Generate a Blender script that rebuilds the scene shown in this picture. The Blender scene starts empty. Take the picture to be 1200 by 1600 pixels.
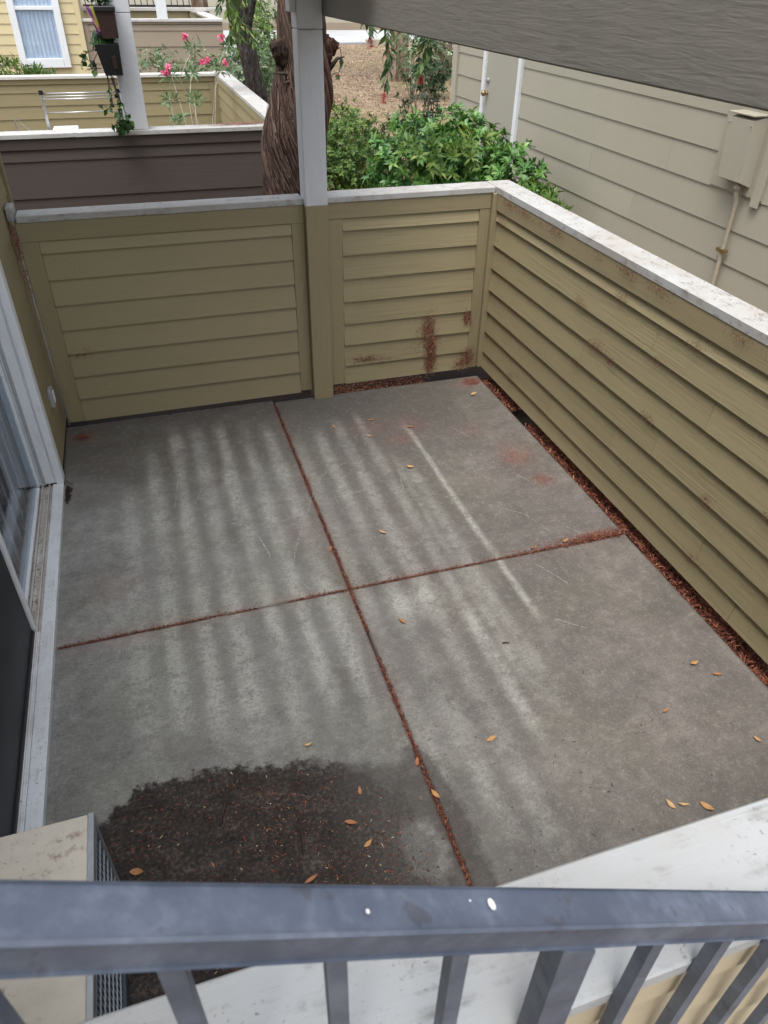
import bpy, bmesh, math, random
import numpy as np
from mathutils import Vector, Matrix, noise as mnoise
random.seed(7); rng = np.random.default_rng(7)
S = bpy.context.scene
COL = S.collection
R = math.radians

# ------------------------------------------------------------------ camera
cam_d = bpy.data.cameras.new('camera'); cam = bpy.data.objects.new('camera', cam_d); COL.objects.link(cam)
yaw, pitch, roll = 0.317847, 0.639501, 0.017876
f = Vector((math.sin(yaw)*math.cos(pitch), math.cos(yaw)*math.cos(pitch), -math.sin(pitch)))
r = Vector((math.cos(yaw), -math.sin(yaw), 0)); u = r.cross(f)
rr = r*math.cos(roll)+u*math.sin(roll); uu = u*math.cos(roll)-r*math.sin(roll)
M4 = Matrix((rr, uu, -f)).transposed().to_4x4(); M4.translation = Vector((-0.69907, -2.65959, 2.53372))
cam.matrix_world = M4
cam_d.sensor_fit = 'VERTICAL'; cam_d.sensor_height = 36; cam_d.sensor_width = 27
cam_d.lens = 1134.374/1600*36
cam_d.clip_start = 0.02; cam_d.clip_end = 400
cam_d.dof.use_dof = True; cam_d.dof.focus_distance = 3.9; cam_d.dof.aperture_fstop = 9.0
S.camera = cam
# ------------------------------------------------------------------ world, sun, exposure
SUN_EL, SUN_AZ = R(70), R(225)          # azimuth clockwise from +y
W = bpy.data.worlds.new('World'); S.world = W; W.use_nodes = True
nt = W.node_tree; nt.nodes.clear()
sky = nt.nodes.new('ShaderNodeTexSky'); sky.sky_type = 'NISHITA'; sky.sun_disc = False
sky.sun_elevation = SUN_EL; sky.sun_rotation = SUN_AZ
sky.air_density = 1.0; sky.dust_density = 4.0; sky.ozone_density = 1.0
hs = nt.nodes.new('ShaderNodeHueSaturation'); hs.inputs['Saturation'].default_value = 0.36
bg = nt.nodes.new('ShaderNodeBackground'); bg.inputs['Strength'].default_value = 0.15
wo = nt.nodes.new('ShaderNodeOutputWorld')
nt.links.new(sky.outputs[0], hs.inputs['Color']); nt.links.new(hs.outputs[0], bg.inputs['Color']); nt.links.new(bg.outputs[0], wo.inputs['Surface'])
sl = bpy.data.lights.new('sun', 'SUN'); sun = bpy.data.objects.new('sun', sl); COL.objects.link(sun)
sl.energy = 0.8; sl.angle = R(34); sl.color = (1.0, 0.96, 0.9)
sdir = Vector((math.sin(SUN_AZ)*math.cos(SUN_EL), math.cos(SUN_AZ)*math.cos(SUN_EL), math.sin(SUN_EL)))
sun.rotation_euler = sdir.to_track_quat('Z', 'Y').to_euler(); sun.location = (0, 0, 20)
S.view_settings.view_transform = 'Standard'; S.view_settings.look = 'None'
S.view_settings.gamma = 1.0; S.view_settings.use_curve_mapping = False
S.view_settings.exposure = 1.38
S.cycles.max_bounces = 8; S.cycles.diffuse_bounces = 5; S.cycles.transparent_max_bounces = 12

# ------------------------------------------------------------------ object helpers
ORG = {}
def tag(o, label=None, cat=None, group=None, kind=None):
    if label: o['label'] = label
    if cat: o['category'] = cat
    if group: o['group'] = group
    if kind: o['kind'] = kind
    return o
def thing(name, loc, label, cat, group=None):
    o = bpy.data.objects.new(name, None); COL.objects.link(o); o.location = loc
    o.empty_display_size = 0.1
    ORG[o] = Vector(loc); return tag(o, label, cat, group)

class MB:
    """collects vertices (world coordinates) and faces, links them as one mesh"""
    def __init__(s): s.v = []; s.f = []; s.att = {}
    def add(s, vs, fs):
        b = len(s.v); s.v += [tuple(x) for x in vs]; s.f += [tuple(b+i for i in q) for q in fs]; return s
    def box(s, x0, x1, y0, y1, z0, z1):
        return s.add([(x0,y0,z0),(x1,y0,z0),(x1,y1,z0),(x0,y1,z0),(x0,y0,z1),(x1,y0,z1),(x1,y1,z1),(x0,y1,z1)],
                     [(0,3,2,1),(4,5,6,7),(0,1,5,4),(1,2,6,5),(2,3,7,6),(3,0,4,7)])
    def cbox(s, x0, x1, y0, y1, z0, z1, c=0.003):
        bm = bmesh.new(); bmesh.ops.create_cube(bm, size=1)
        for v in bm.verts: v.co = ((x0+x1)/2+v.co.x*(x1-x0), (y0+y1)/2+v.co.y*(y1-y0), (z0+z1)/2+v.co.z*(z1-z0))
        bmesh.ops.bevel(bm, geom=bm.edges[:], offset=c, segments=1, affect='EDGES')
        bm.verts.index_update(); s.add([v.co[:] for v in bm.verts], [[v.index for v in fc.verts] for fc in bm.faces]); bm.free(); return s
    def bar(s, a, b, w, h=None, up=Vector((0,0,1))):
        a = Vector(a); b = Vector(b); d = (b-a).normalized(); h = h or w
        sx = d.cross(up)
        if sx.length < 1e-4: sx = d.cross(Vector((0,1,0)))
        sx.normalize(); sy = sx.cross(d)
        P = [p+sx*i*w/2+sy*j*h/2 for p in (a,b) for i,j in ((-1,-1),(1,-1),(1,1),(-1,1))]
        return s.add(P, [(0,1,2,3),(7,6,5,4),(0,4,5,1),(1,5,6,2),(2,6,7,3),(3,7,4,0)])
    def tube(s, pts, rad, n=6, caps=True):
        pts = [Vector(p) for p in pts]; rings = []; b0 = len(s.v)
        ref = Vector((0.3,0.2,1)).normalized()
        for i,p in enumerate(pts):
            d = (pts[min(i+1,len(pts)-1)]-pts[max(i-1,0)]).normalized()
            x = d.cross(ref)
            if x.length < .05: x = d.cross(Vector((1,0,0)))
            x.normalize(); y = d.cross(x); q = rad[i] if hasattr(rad,'__len__') else rad
            s.v += [tuple(p+(x*math.cos(t)+y*math.sin(t))*q) for t in [2*math.pi*k/n for k in range(n)]]
        for i in range(len(pts)-1):
            for k in range(n):
                s.f.append((b0+i*n+k, b0+i*n+(k+1)%n, b0+(i+1)*n+(k+1)%n, b0+(i+1)*n+k))
        if caps:
            s.f.append(tuple(b0+k for k in range(n))[::-1]); e = b0+(len(pts)-1)*n; s.f.append(tuple(e+k for k in range(n)))
        return s
    def np_add(s, V, T):
        b = len(s.v); s.v += [tuple(x) for x in V]; s.f += [tuple(x) for x in (np.asarray(T)+b)]; return s
    def build(s, name, mat, parent=None, smooth=False, **att):
        me = bpy.data.meshes.new(name)
        o0 = ORG[parent] if parent is not None else Vector((0,0,0))
        V = np.asarray(s.v, float)-np.array(o0)
        me.from_pydata(V.tolist(), [], s.f)
        bm = bmesh.new(); bm.from_mesh(me); bmesh.ops.recalc_face_normals(bm, faces=bm.faces[:]); bm.to_mesh(me); bm.free()
        for k,a in att.items():
            at = me.attributes.new(k, 'FLOAT', 'POINT'); at.data.foreach_set('value', np.asarray(a, np.float32))
        if smooth: me.shade_smooth()
        me.materials.append(mat)
        o = bpy.data.objects.new(name, me); COL.objects.link(o)
        if parent is not None: o.parent = parent
        ORG[o] = o0
        return o

def fast_mesh(name, V, T, mat, parent=None, smooth=False, **att):
    """many triangles from numpy arrays"""
    me = bpy.data.meshes.new(name); o0 = np.array(ORG[parent]) if parent is not None else np.zeros(3)
    V = np.asarray(V, np.float32)-o0.astype(np.float32); T = np.asarray(T, np.int32)
    me.vertices.add(len(V)); me.vertices.foreach_set('co', V.ravel())
    me.loops.add(T.size); me.loops.foreach_set('vertex_index', T.ravel())
    me.polygons.add(len(T)); me.polygons.foreach_set('loop_start', np.arange(0, T.size, T.shape[1], dtype=np.int32))
    for k,a in att.items():
        at = me.attributes.new(k, 'FLOAT', 'POINT'); at.data.foreach_set('value', np.asarray(a, np.float32))
    me.update(calc_edges=True); me.validate()
    if smooth: me.shade_smooth()
    me.materials.append(mat)
    o = bpy.data.objects.new(name, me); COL.objects.link(o)
    if parent is not None: o.parent = parent
    ORG[o] = Vector(o0.tolist()); return o

# ------------------------------------------------------------------ material helpers
class NT:
    def __init__(s, name):
        s.m = bpy.data.materials.new(name); s.m.use_nodes = True; s.t = s.m.node_tree; s.t.nodes.clear()
        s.out = s.t.nodes.new('ShaderNodeOutputMaterial')
        s.pos = s.n('ShaderNodeNewGeometry').outputs['Position']
    def n(s, typ, ins=None, **props):
        nd = s.t.nodes.new(typ)
        for k,v in props.items(): setattr(nd, k, v)
        for k,v in (ins or {}).items(): s.set(nd.inputs[k], v)
        return nd
    def set(s, sock, v):
        if isinstance(v, bpy.types.NodeSocket): s.t.links.new(v, sock)
        elif isinstance(v, (tuple, list)) and len(v) == 3 and sock.type == 'RGBA': sock.default_value = (*v, 1)
        else: sock.default_value = v
    def map(s, scale, vec=None, loc=(0,0,0)):
        return s.n('ShaderNodeMapping', {'Vector': vec or s.pos, 'Scale': scale, 'Location': loc}).outputs[0]
    def noise(s, scale, detail=4, rough=.55, vec=None, dist=0):
        return s.n('ShaderNodeTexNoise', {'Vector': vec or s.pos, 'Scale': scale, 'Detail': detail, 'Roughness': rough, 'Distortion': dist}).outputs['Fac']
    def ramp(s, fac, *stops, interp='LINEAR'):
        nd = s.n('ShaderNodeValToRGB', {'Fac': fac}); cr = nd.color_ramp; cr.interpolation = interp
        while len(cr.elements) < len(stops): cr.elements.new(.5)
        for e,(p,c) in zip(cr.elements, stops):
            e.position = p; e.color = (c,c,c,1) if not hasattr(c,'__len__') else (*c,1)
        return nd.outputs['Color']
    def mix(s, fac, a, b, mode='MIX'):
        nd = s.n('ShaderNodeMix', data_type='RGBA', blend_type=mode)
        s.set(nd.inputs['Factor'], fac); s.set(nd.inputs['A'], a); s.set(nd.inputs['B'], b)
        return nd.outputs['Result']
    def math(s, op, a, b=0.0, clamp=False):
        nd = s.n('ShaderNodeMath', operation=op, use_clamp=clamp); s.set(nd.inputs[0], a); s.set(nd.inputs[1], b); return nd.outputs[0]
    def attr(s, name): return s.n('ShaderNodeAttribute', attribute_name=name).outputs['Fac']
    def rnd(s): return s.n('ShaderNodeObjectInfo').outputs['Random']
    def bump(s, h, strength=.3, dist=.01, normal=None):
        nd = s.n('ShaderNodeBump', {'Height': h, 'Strength': strength, 'Distance': dist})
        if normal: s.set(nd.inputs['Normal'], normal)
        return nd.outputs[0]
    def fin(s, color, rough=.7, normal=None, metal=0, spec=.4, **extra):
        b = s.n('ShaderNodeBsdfPrincipled', {'Base Color': color, 'Roughness': rough, 'Metallic': metal, 'Specular IOR Level': spec})
        if normal: s.set(b.inputs['Normal'], normal)
        for k,v in extra.items(): s.set(b.inputs[k], v)
        s.t.links.new(b.outputs[0], s.out.inputs['Surface']); s.bs = b
        return s.m

def painted_siding(name, col, dirt=(.06,.05,.03), grain=1.0, streak=.55, gscale=(2.2,2.2,70), rough=.62, var=.32):
    k = NT(name)
    g = k.noise(1, 4, .6, k.map(gscale), .7)
    big = k.noise(1.6, 4, .6)
    ln = k.ramp(g, (.38,0.0),(.5,1.0))
    c = k.mix(k.math('MULTIPLY', k.rnd(), var), col, tuple(x*.72 for x in col))
    c = k.mix(k.ramp(big, (.35,0),(.72,.35)), c, tuple(x*.74+y*.26 for x,y in zip(col, dirt)))
    c = k.mix(k.math('MULTIPLY', k.math('SUBTRACT', 1, ln), .12*grain), c, dirt)
    # dirt runs that start under the lap above and fade downwards
    v = k.attr('v')
    st = k.noise(1, 3, .6, k.map((48,48,3.0)))
    stm = k.math('MULTIPLY', k.ramp(st, (.5,0),(.68,1)), k.ramp(v, (.55,0),(1.0,1)))
    stm = k.math('MULTIPLY', stm, k.ramp(k.noise(1.1,2), (.42,0),(.62,1)))
    c = k.mix(k.math('MULTIPLY', stm, streak), c, dirt)
    sp = k.ramp(k.noise(70, 2, .5), (.70,0),(.74,1))
    c = k.mix(k.math('MULTIPLY', sp, .35), c, dirt)
    nrm = k.bump(g, .6*grain, .004); nrm = k.bump(k.noise(220,2), .08, .002, nrm)
    return k.fin(c, k.math('ADD', rough, k.math('MULTIPLY', big, .12)), nrm, spec=.3)

def painted_wood(name, col, gscale, dirt=(.10,.085,.07), amount=.5, bare=(.33,.29,.25), speck=.6, rough=.6, gb=.3):
    k = NT(name)
    g = k.noise(1, 4, .6, k.map(gscale), .5)
    big = k.noise(3.2, 5, .65); mid = k.noise(14, 5, .65)
    c = k.mix(k.ramp(big, (.38,0),(.66,.75*amount)), col, bare)
    wear = k.math('MULTIPLY', k.ramp(mid, (.5,0),(.68,1)), k.ramp(g, (.42,0),(.62,1)))
    c = k.mix(k.math('MULTIPLY', wear, amount), c, dirt)
    sp = k.math('MULTIPLY', k.ramp(k.noise(95, 3, .6), (.62,0),(.68,1)), k.ramp(k.noise(5,4), (.45,0),(.62,1)))
    c = k.mix(k.math('MULTIPLY', sp, speck), c, (.05,.04,.035))
    nrm = k.bump(g, gb, .004); nrm = k.bump(mid, .12, .01, nrm)
    return k.fin(c, rough, nrm, spec=.35)

OLIVE = (.300,.254,.148)
m_olive = painted_siding('olive_siding_paint', OLIVE, streak=.45)
m_olive_left = painted_siding('shaded_panel_olive_paint', OLIVE, streak=.05, grain=.3)
m_olive_trim = painted_siding('olive_trim_paint', (.275,.230,.134), gscale=(40,40,3), streak=.0, grain=.6)
m_olive_top = painted_siding('olive_rail_paint', (.275,.230,.134), streak=.0, grain=.6)
m_nb_olive = painted_siding('neighbour_olive_paint', (.255,.22,.122), streak=.3, grain=.5)
m_nb_trim = painted_siding('neighbour_trim_paint', (.23,.195,.105), gscale=(40,40,3), streak=0, grain=.5)
m_brown = painted_siding('brown_siding_paint', (.072,.058,.052), dirt=(.03,.025,.02), streak=.25, grain=.7)
m_taupe = painted_siding('taupe_siding_paint', (.30,.245,.185), dirt=(.15,.12,.09), streak=.2, grain=.3)
m_beige = painted_siding('beige_siding_paint', (.37,.345,.275), dirt=(.19,.17,.13), streak=.4, grain=.25, gscale=(2,2,30))
m_beige_trim = painted_siding('beige_trim_paint', (.39,.365,.295), dirt=(.2,.18,.14), streak=0, grain=.25, gscale=(30,30,3))
m_gdoor = painted_siding('grey_door_paint', (.35,.335,.28), dirt=(.2,.18,.15), streak=0, grain=.1, gscale=(4,4,4))
m_yellow = painted_siding('yellow_siding_paint', (.58,.495,.30), dirt=(.35,.28,.15), streak=.1, grain=.2)
m_buff = painted_siding('buff_siding_paint', (.50,.43,.30), dirt=(.25,.2,.13), streak=.35, grain=.5)
WH = (.39,.40,.395)
m_cap_x = painted_wood('weathered_white_cap_x', WH, (3.5,75,75), amount=.85, dirt=(.16,.13,.11))
m_cap_y = painted_wood('weathered_white_cap_y', WH, (75,3.5,75), amount=.85, dirt=(.16,.13,.11))
m_cap_front = painted_wood('white_cap_front', (.37,.39,.40), (3.5,75,75), amount=.55, speck=.55)
m_cap_far = painted_wood('white_cap_far', (.50,.49,.47), (4,60,60), amount=.3)
m_post = painted_wood('white_post_paint', (.55,.57,.60), (55,55,2.2), amount=.12, speck=.2, gb=.35)
m_white = painted_wood('white_frame_paint', (.70,.73,.75), (50,50,3), amount=.15, speck=.25, gb=.1, rough=.45)
m_sill = painted_wood('dirty_white_sill', (.62,.66,.69), (60,3,60), amount=.35, speck=.8, gb=.15, rough=.4)
m_track = painted_wood('dirty_door_track', (.52,.50,.47), (60,3,60), amount=.9, dirt=(.09,.065,.05), speck=.9, rough=.6)
m_beam = painted_wood('grey_beam_paint', (.205,.20,.188), (30,7,70), amount=.25, dirt=(.12,.115,.11), speck=.1, gb=.45)

def simple(name, col, rough=.5, metal=0, nscale=30, nstr=.2, var=.25, spec=.4):
    k = NT(name); a = k.noise(nscale, 4)
    c = k.mix(k.math('MULTIPLY', k.ramp(a, (.35,0),(.7,1)), var), col, tuple(x*.5 for x in col))
    return k.fin(c, rough, k.bump(a, nstr, .003), metal, spec)
m_dark = simple('dark_interior', (.03,.03,.032), .8)
m_black_metal = simple('black_metal', (.02,.02,.022), .45)
m_alu = simple('aluminium', (.55,.56,.57), .35, .9)
m_pot_black = simple('black_plastic_pot', (.012,.012,.013), .45)
m_pot_brown = simple('dark_brown_coir', (.035,.018,.013), .9, nscale=60, nstr=.8)
m_plastic = simple('white_plastic', (.72,.74,.78), .4)
m_blind = simple('white_blind_vinyl', (.36,.345,.37), .5, nscale=4)
m_curtain = simple('pale_curtain', (.62,.70,.78), .8, nscale=6)
m_brass = simple('old_brass', (.35,.25,.12), .4, .8)
m_galv = simple('galvanised_strip', (.50,.54,.58), .35, .7)
m_fin = simple('coil_guard', (.09,.105,.13), .5, .5)
m_conduit = simple('painted_conduit', (.40,.35,.27), .5)
m_gcover = simple('grey_cover_plate', (.35,.37,.38), .4)
m_paintdrop = simple('white_paint_drop', (.8,.8,.78), .5)
# rail: dark blue-grey enamel, worn
k = NT('worn_grey_rail_enamel')
a = k.noise(9, 5, .65); b = k.noise(60, 4, .6)
c = k.mix(k.ramp(a, (.38,0),(.68,1)), (.068,.084,.120), (.112,.134,.178))
c = k.mix(k.math('MULTIPLY', k.ramp(k.math('ADD', k.math('MULTIPLY', b, .5), k.math('MULTIPLY', a, .5)), (.50,0),(.66,1)), .26), c, (.24,.28,.35))
c = k.mix(k.math('MULTIPLY', k.ramp(k.noise(30,3), (.64,0),(.7,1)), .5), c, (.045,.04,.045))
m_rail = k.fin(c, k.math('ADD', .38, k.math('MULTIPLY', b, .3)), k.bump(b, .15, .002), 0, .5)
# AC top: cream enamel with brown dirt
k = NT('cream_enamel_dirty')
a = k.noise(7, 5, .65); b = k.noise(40, 4, .65)
c = k.mix(k.ramp(a, (.4,0),(.7,.5)), (.56,.53,.46), (.40,.35,.28))
dm = k.math('MULTIPLY', k.ramp(b, (.52,0),(.62,1)), k.ramp(k.noise(5,3), (.5,0),(.6,1)))
c = k.mix(k.math('MULTIPLY', dm, .7), c, (.20,.12,.07))
m_actop = k.fin(c, .5, k.bump(b, .1, .002))
# glass
def glass(name, tint=(.9,.95,1), base=.03):
    k = NT(name)
    fr = k.n('ShaderNodeLayerWeight', {'Blend': .25}).outputs['Fresnel']
    t = k.n('ShaderNodeBsdfTransparent', {'Color': (*tint,1)}); g = k.n('ShaderNodeBsdfGlossy', {'Color': (1,1,1,1), 'Roughness': .03})
    mx = k.n('ShaderNodeMixShader'); k.set(mx.inputs[0], k.math('ADD', k.math('MULTIPLY', fr, .38), base, True)); k.t.links.new(t.outputs[0], mx.inputs[1]); k.t.links.new(g.outputs[0], mx.inputs[2])
    k.t.links.new(mx.outputs[0], k.out.inputs['Surface']); return k.m
m_glass = glass('clear_glass'); m_screen_glass = simple('dark_screen_glass', (.012,.013,.016), .4, nscale=8, nstr=.02, spec=.12)

# concrete ---------------------------------------------------------
k = NT('stained_concrete')
n1 = k.noise(2.1, 6, .62); n2 = k.noise(11, 6, .65); n3 = k.noise(70, 4, .65); n4 = k.noise(330, 2, .6)
broom = k.noise(1, 3, .6, k.map((9,150,1)))
c = k.ramp(k.math('ADD', k.math('MULTIPLY', n1, .55), k.math('MULTIPLY', n2, .45)), (.36,(.125,.127,.12)),(.5,(.20,.204,.193)),(.64,(.295,.30,.285)))
c = k.mix(k.math('MULTIPLY', k.attr('brown'), .9), c, k.mix(1.0, c, (.68,.57,.53), 'MULTIPLY'))
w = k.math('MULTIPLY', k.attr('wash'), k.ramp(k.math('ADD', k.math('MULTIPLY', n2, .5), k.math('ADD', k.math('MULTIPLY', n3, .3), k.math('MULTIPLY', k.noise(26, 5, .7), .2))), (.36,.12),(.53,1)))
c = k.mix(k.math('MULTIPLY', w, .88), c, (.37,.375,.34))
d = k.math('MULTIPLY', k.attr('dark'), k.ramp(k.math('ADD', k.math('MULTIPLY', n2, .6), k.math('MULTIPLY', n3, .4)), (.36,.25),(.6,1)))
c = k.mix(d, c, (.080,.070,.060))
c = k.mix(k.math('MULTIPLY', k.ramp(k.noise(1.7,4,.6,k.map((1,1,1),None,(4.2,1.3,0))), (.48,0),(.64,1)), .35), c, k.mix(1.0, c, (.90,.93,.74), 'MULTIPLY'))
rd = k.math('MULTIPLY', k.attr('red'), k.ramp(n3, (.42,0),(.6,1)))
c = k.mix(rd, c, (.27,.085,.06))
n5 = k.noise(26, 5, .7); n6 = k.noise(150, 3, .65)
c = k.mix(k.math('MULTIPLY', k.ramp(n5, (.38,1),(.52,0)), .20), c, (.105,.10,.093))
c = k.mix(k.math('MULTIPLY', k.ramp(n5, (.52,0),(.66,1)), .16), c, (.40,.405,.38))
c = k.mix(k.math('MULTIPLY', k.ramp(n6, (.36,1),(.5,0)), .26), c, (.09,.085,.08))
c = k.mix(k.math('MULTIPLY', k.ramp(n6, (.56,0),(.70,1)), .22), c, (.44,.44,.41))
c = k.mix(k.math('MULTIPLY', k.ramp(n3, (.36,1),(.5,0)), .30), c, (.10,.095,.088))
c = k.mix(k.math('MULTIPLY', k.ramp(n3, (.55,0),(.72,1)), .22), c, (.40,.40,.37))
c = k.mix(k.math('MULTIPLY', k.ramp(n4, (.62,0),(.68,1)), .6), c, (.07,.06,.055))
c = k.mix(k.math('MULTIPLY', k.ramp(broom, (.45,1),(.56,0)), .16), c, (.09,.09,.085))
# damp earth puddle: signed distance (m) roughened by noise
sd = k.math('ADD', k.attr('sdf'), k.math('MULTIPLY', k.math('SUBTRACT', k.noise(9, 6, .68), .5), .26))
pm = k.math('MULTIPLY', k.ramp(k.math('MULTIPLY', sd, 7.0), (.0,1),(.16,0)), k.ramp(k.math('ADD', k.math('MULTIPLY', k.n('ShaderNodeSeparateXYZ', {0: k.pos}).outputs[0], -1.0), k.math('MULTIPLY', n2, .45)), (.38,.35),(.62,1.0)))
sd2 = k.math('ADD', k.attr('damp'), k.math('MULTIPLY', k.math('SUBTRACT', k.noise(7, 6, .68), .5), .20))
pm2 = k.ramp(k.math('MULTIPLY', sd2, 6.0), (.0,.72),(.2,0))
soil = k.ramp(k.math('ADD', k.math('MULTIPLY', n3, .6), k.math('MULTIPLY', n2, .4)), (.40,(.010,.008,.007)),(.52,(.030,.024,.020)),(.64,(.085,.070,.060)))
c = k.mix(pm2, c, k.mix(1.0, c, (.36,.335,.32), 'MULTIPLY'))
c = k.mix(pm, c, soil)
hgt = k.math('ADD', k.math('MULTIPLY', n3, .6), k.math('ADD', k.math('MULTIPLY', broom, .35), k.math('MULTIPLY', n4, .3)))
m_conc = k.fin(c, k.math('SUBTRACT', .82, k.math('MULTIPLY', d, .25)), k.bump(hgt, .35, .004), 0, .35)
k = NT('chalky_scratch')
t = k.n('ShaderNodeBsdfTransparent'); pb = k.n('ShaderNodeBsdfPrincipled', {'Base Color': (.50,.50,.46,1), 'Roughness': .9})
mx = k.n('ShaderNodeMixShader'); k.set(mx.inputs[0], k.math('MULTIPLY', k.ramp(k.noise(130,3,.6), (.38,.0),(.56,1)), .6))
k.t.links.new(t.outputs[0], mx.inputs[1]); k.t.links.new(pb.outputs[0], mx.inputs[2]); k.t.links.new(mx.outputs[0], k.out.inputs['Surface']); m_scratch = k.m
# ground / mulch
k = NT('mulch_ground')
a = k.noise(.35, 4, .6); b = k.noise(5, 6, .7); d = k.noise(38, 4, .7)
c = k.ramp(b, (.36,(.125,.09,.062)),(.5,(.245,.18,.125)),(.64,(.33,.255,.175)))
c = k.mix(k.math('MULTIPLY', k.ramp(d, (.44,1),(.54,0)), .6), c, (.075,.05,.035))
c = k.mix(k.math('MULTIPLY', k.ramp(d, (.56,0),(.64,1)), .6), c, (.50,.40,.25))
c = k.mix(k.math('MULTIPLY', k.ramp(a, (.5,0),(.62,1)), .4), c, (.20,.20,.07))
m_ground = k.fin(c, .9, k.bump(d, .8, .03), 0, .2)
k = NT('pale_concrete_road')
a = k.noise(.5, 5, .6); b = k.noise(40, 3)
c = k.mix(k.ramp(a, (.35,0),(.7,1)), (.30,.31,.32), (.38,.39,.40)); c = k.mix(k.math('MULTIPLY', b, .2), c, (.25,.25,.25))
m_road = k.fin(c, .85, k.bump(b, .2, .004))
# litter and leaves
def by_rnd(name, stops, rough=.8, transl=0.0, spec=.3, bumpy=0):
    k = NT(name); c = k.ramp(k.attr('rnd'), *stops)
    m = k.fin(c, rough, None, 0, spec)
    if transl:
        tr = k.n('ShaderNodeBsdfTranslucent'); k.set(tr.inputs['Color'], k.mix(1.0, c, (1.5,1.6,.7), 'MULTIPLY'))
        mx = k.n('ShaderNodeMixShader', {0: transl}); k.t.links.new(k.bs.outputs[0], mx.inputs[1]); k.t.links.new(tr.outputs[0], mx.inputs[2])
        k.t.links.new(mx.outputs[0], k.out.inputs['Surface'])
    return m
m_litter_red = by_rnd('red_brown_litter', [(0,(.035,.014,.011)),(.35,(.11,.033,.022)),(.6,(.20,.06,.036)),(.85,(.30,.12,.065)),(1,(.46,.29,.16))], .85)
m_litter_dark = by_rnd('dark_litter', [(0,(.02,.014,.012)),(.4,(.06,.034,.024)),(.7,(.13,.062,.038)),(.9,(.27,.15,.08)),(1,(.5,.4,.25))], .85)
m_litter_tan = by_rnd('tan_leaf_litter', [(0,(.10,.065,.045)),(.4,(.23,.155,.10)),(.75,(.36,.265,.165)),(.92,(.47,.40,.24)),(1,(.28,.31,.10))], .85)
m_fibre = by_rnd('red_stamen_fuzz', [(0,(.07,.026,.02)),(.45,(.17,.06,.042)),(.8,(.26,.10,.07)),(1,(.42,.25,.16))], .9)
m_bush = by_rnd('glossy_green_leaf', [(0,(.012,.042,.014)),(.35,(.045,.14,.034)),(.7,(.12,.27,.06)),(.96,(.27,.42,.11)),(1,(.34,.22,.06))], .38, .18, .5)
m_bush_y = by_rnd('yellow_green_leaf', [(0,(.02,.05,.012)),(.5,(.07,.14,.03)),(.85,(.16,.23,.055)),(1,(.30,.34,.10))], .5, .22)
m_bush_grey = by_rnd('variegated_leaf', [(0,(.035,.075,.035)),(.5,(.10,.16,.08)),(.8,(.22,.28,.16)),(1,(.50,.54,.38))], .6, .15)
m_bush_dark = by_rnd('dark_green_leaf', [(0,(.010,.025,.012)),(.6,(.025,.06,.025)),(1,(.06,.11,.05))], .5, .12)
m_leaf_tree = by_rnd('willowy_leaf', [(0,(.02,.05,.014)),(.5,(.06,.115,.03)),(.85,(.13,.21,.05)),(1,(.30,.36,.10))], .5, .3)
m_leaf_bottle = by_rnd('bottlebrush_leaf', [(0,(.018,.05,.02)),(.6,(.045,.10,.035)),(1,(.13,.19,.07))], .5, .2)
m_pothos = by_rnd('pothos_leaf', [(0,(.010,.03,.010)),(.7,(.025,.07,.02)),(1,(.10,.20,.04))], .4, .15)
m_olean = by_rnd('oleander_leaf', [(0,(.05,.10,.05)),(.6,(.12,.20,.10)),(1,(.25,.32,.18))], .55, .2)
m_red = by_rnd('red_stamens', [(0,(.30,.012,.015)),(.6,(.50,.03,.035)),(1,(.62,.10,.10))], .7, .1)
m_pink = by_rnd('pink_petal', [(0,(.55,.05,.17)),(.6,(.70,.13,.30)),(1,(.8,.38,.48))], .6, .2)
m_stem = simple('grey_brown_stem', (.16,.12,.085), .8)
m_stem_pale = simple('pale_stem', (.42,.40,.33), .8)
m_stem_dark = simple('dark_stem', (.04,.028,.02), .8)
m_purple = simple('purple_ribbon', (.14,.05,.19), .6); m_yelrib = simple('yellow_ribbon', (.55,.50,.10), .6); m_bluerib = simple('navy_ribbon', (.03,.04,.12), .6); m_pinkrib = simple('rose_ribbon', (.45,.20,.22), .6)
k = NT('dry_leaf'); c = k.ramp(k.rnd(), (0,(.33,.14,.06)),(.5,(.46,.25,.09)),(1,(.55,.37,.18)))
c = k.mix(k.math('MULTIPLY', k.noise(60,3), .45), c, (.24,.10,.03)); m_dryleaf = k.fin(c, .6)
# barks
k = NT('shaggy_bark'); a = k.attr('h'); b = k.noise(1, 4, .65, k.map((55,55,7)), 1.2)
c = k.ramp(k.math('ADD', k.math('MULTIPLY', a, .55), k.math('MULTIPLY', b, .45)), (.30,(.011,.007,.006)),(.47,(.045,.029,.023)),(.62,(.11,.075,.06)),(.8,(.22,.165,.14)))
c = k.mix(k.math('MULTIPLY', k.ramp(k.noise(3.5,3), (.5,0),(.66,1)), .6), c, k.mix(1.0, c, (1.25,.62,.48), 'MULTIPLY'))
m_bark = k.fin(c, .92, k.bump(b, .9, .02), 0, .15)
m_barkstrip = by_rnd('bark_strip', [(0,(.025,.016,.013)),(.5,(.085,.052,.040)),(.85,(.17,.115,.09)),(1,(.30,.23,.19))], .9)
k = NT('dark_bark'); b = k.noise(1, 5, .65, k.map((28,28,9)), .6)
c = k.ramp(b, (.35,(.018,.015,.014)),(.55,(.055,.047,.042)),(.7,(.12,.105,.095))); m_darkbark = k.fin(c, .9, k.bump(b, .9, .03), 0, .15)
k = NT('streaky_brown_bark'); b = k.noise(1, 4, .65, k.map((14,14,1.2)), .5)
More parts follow.
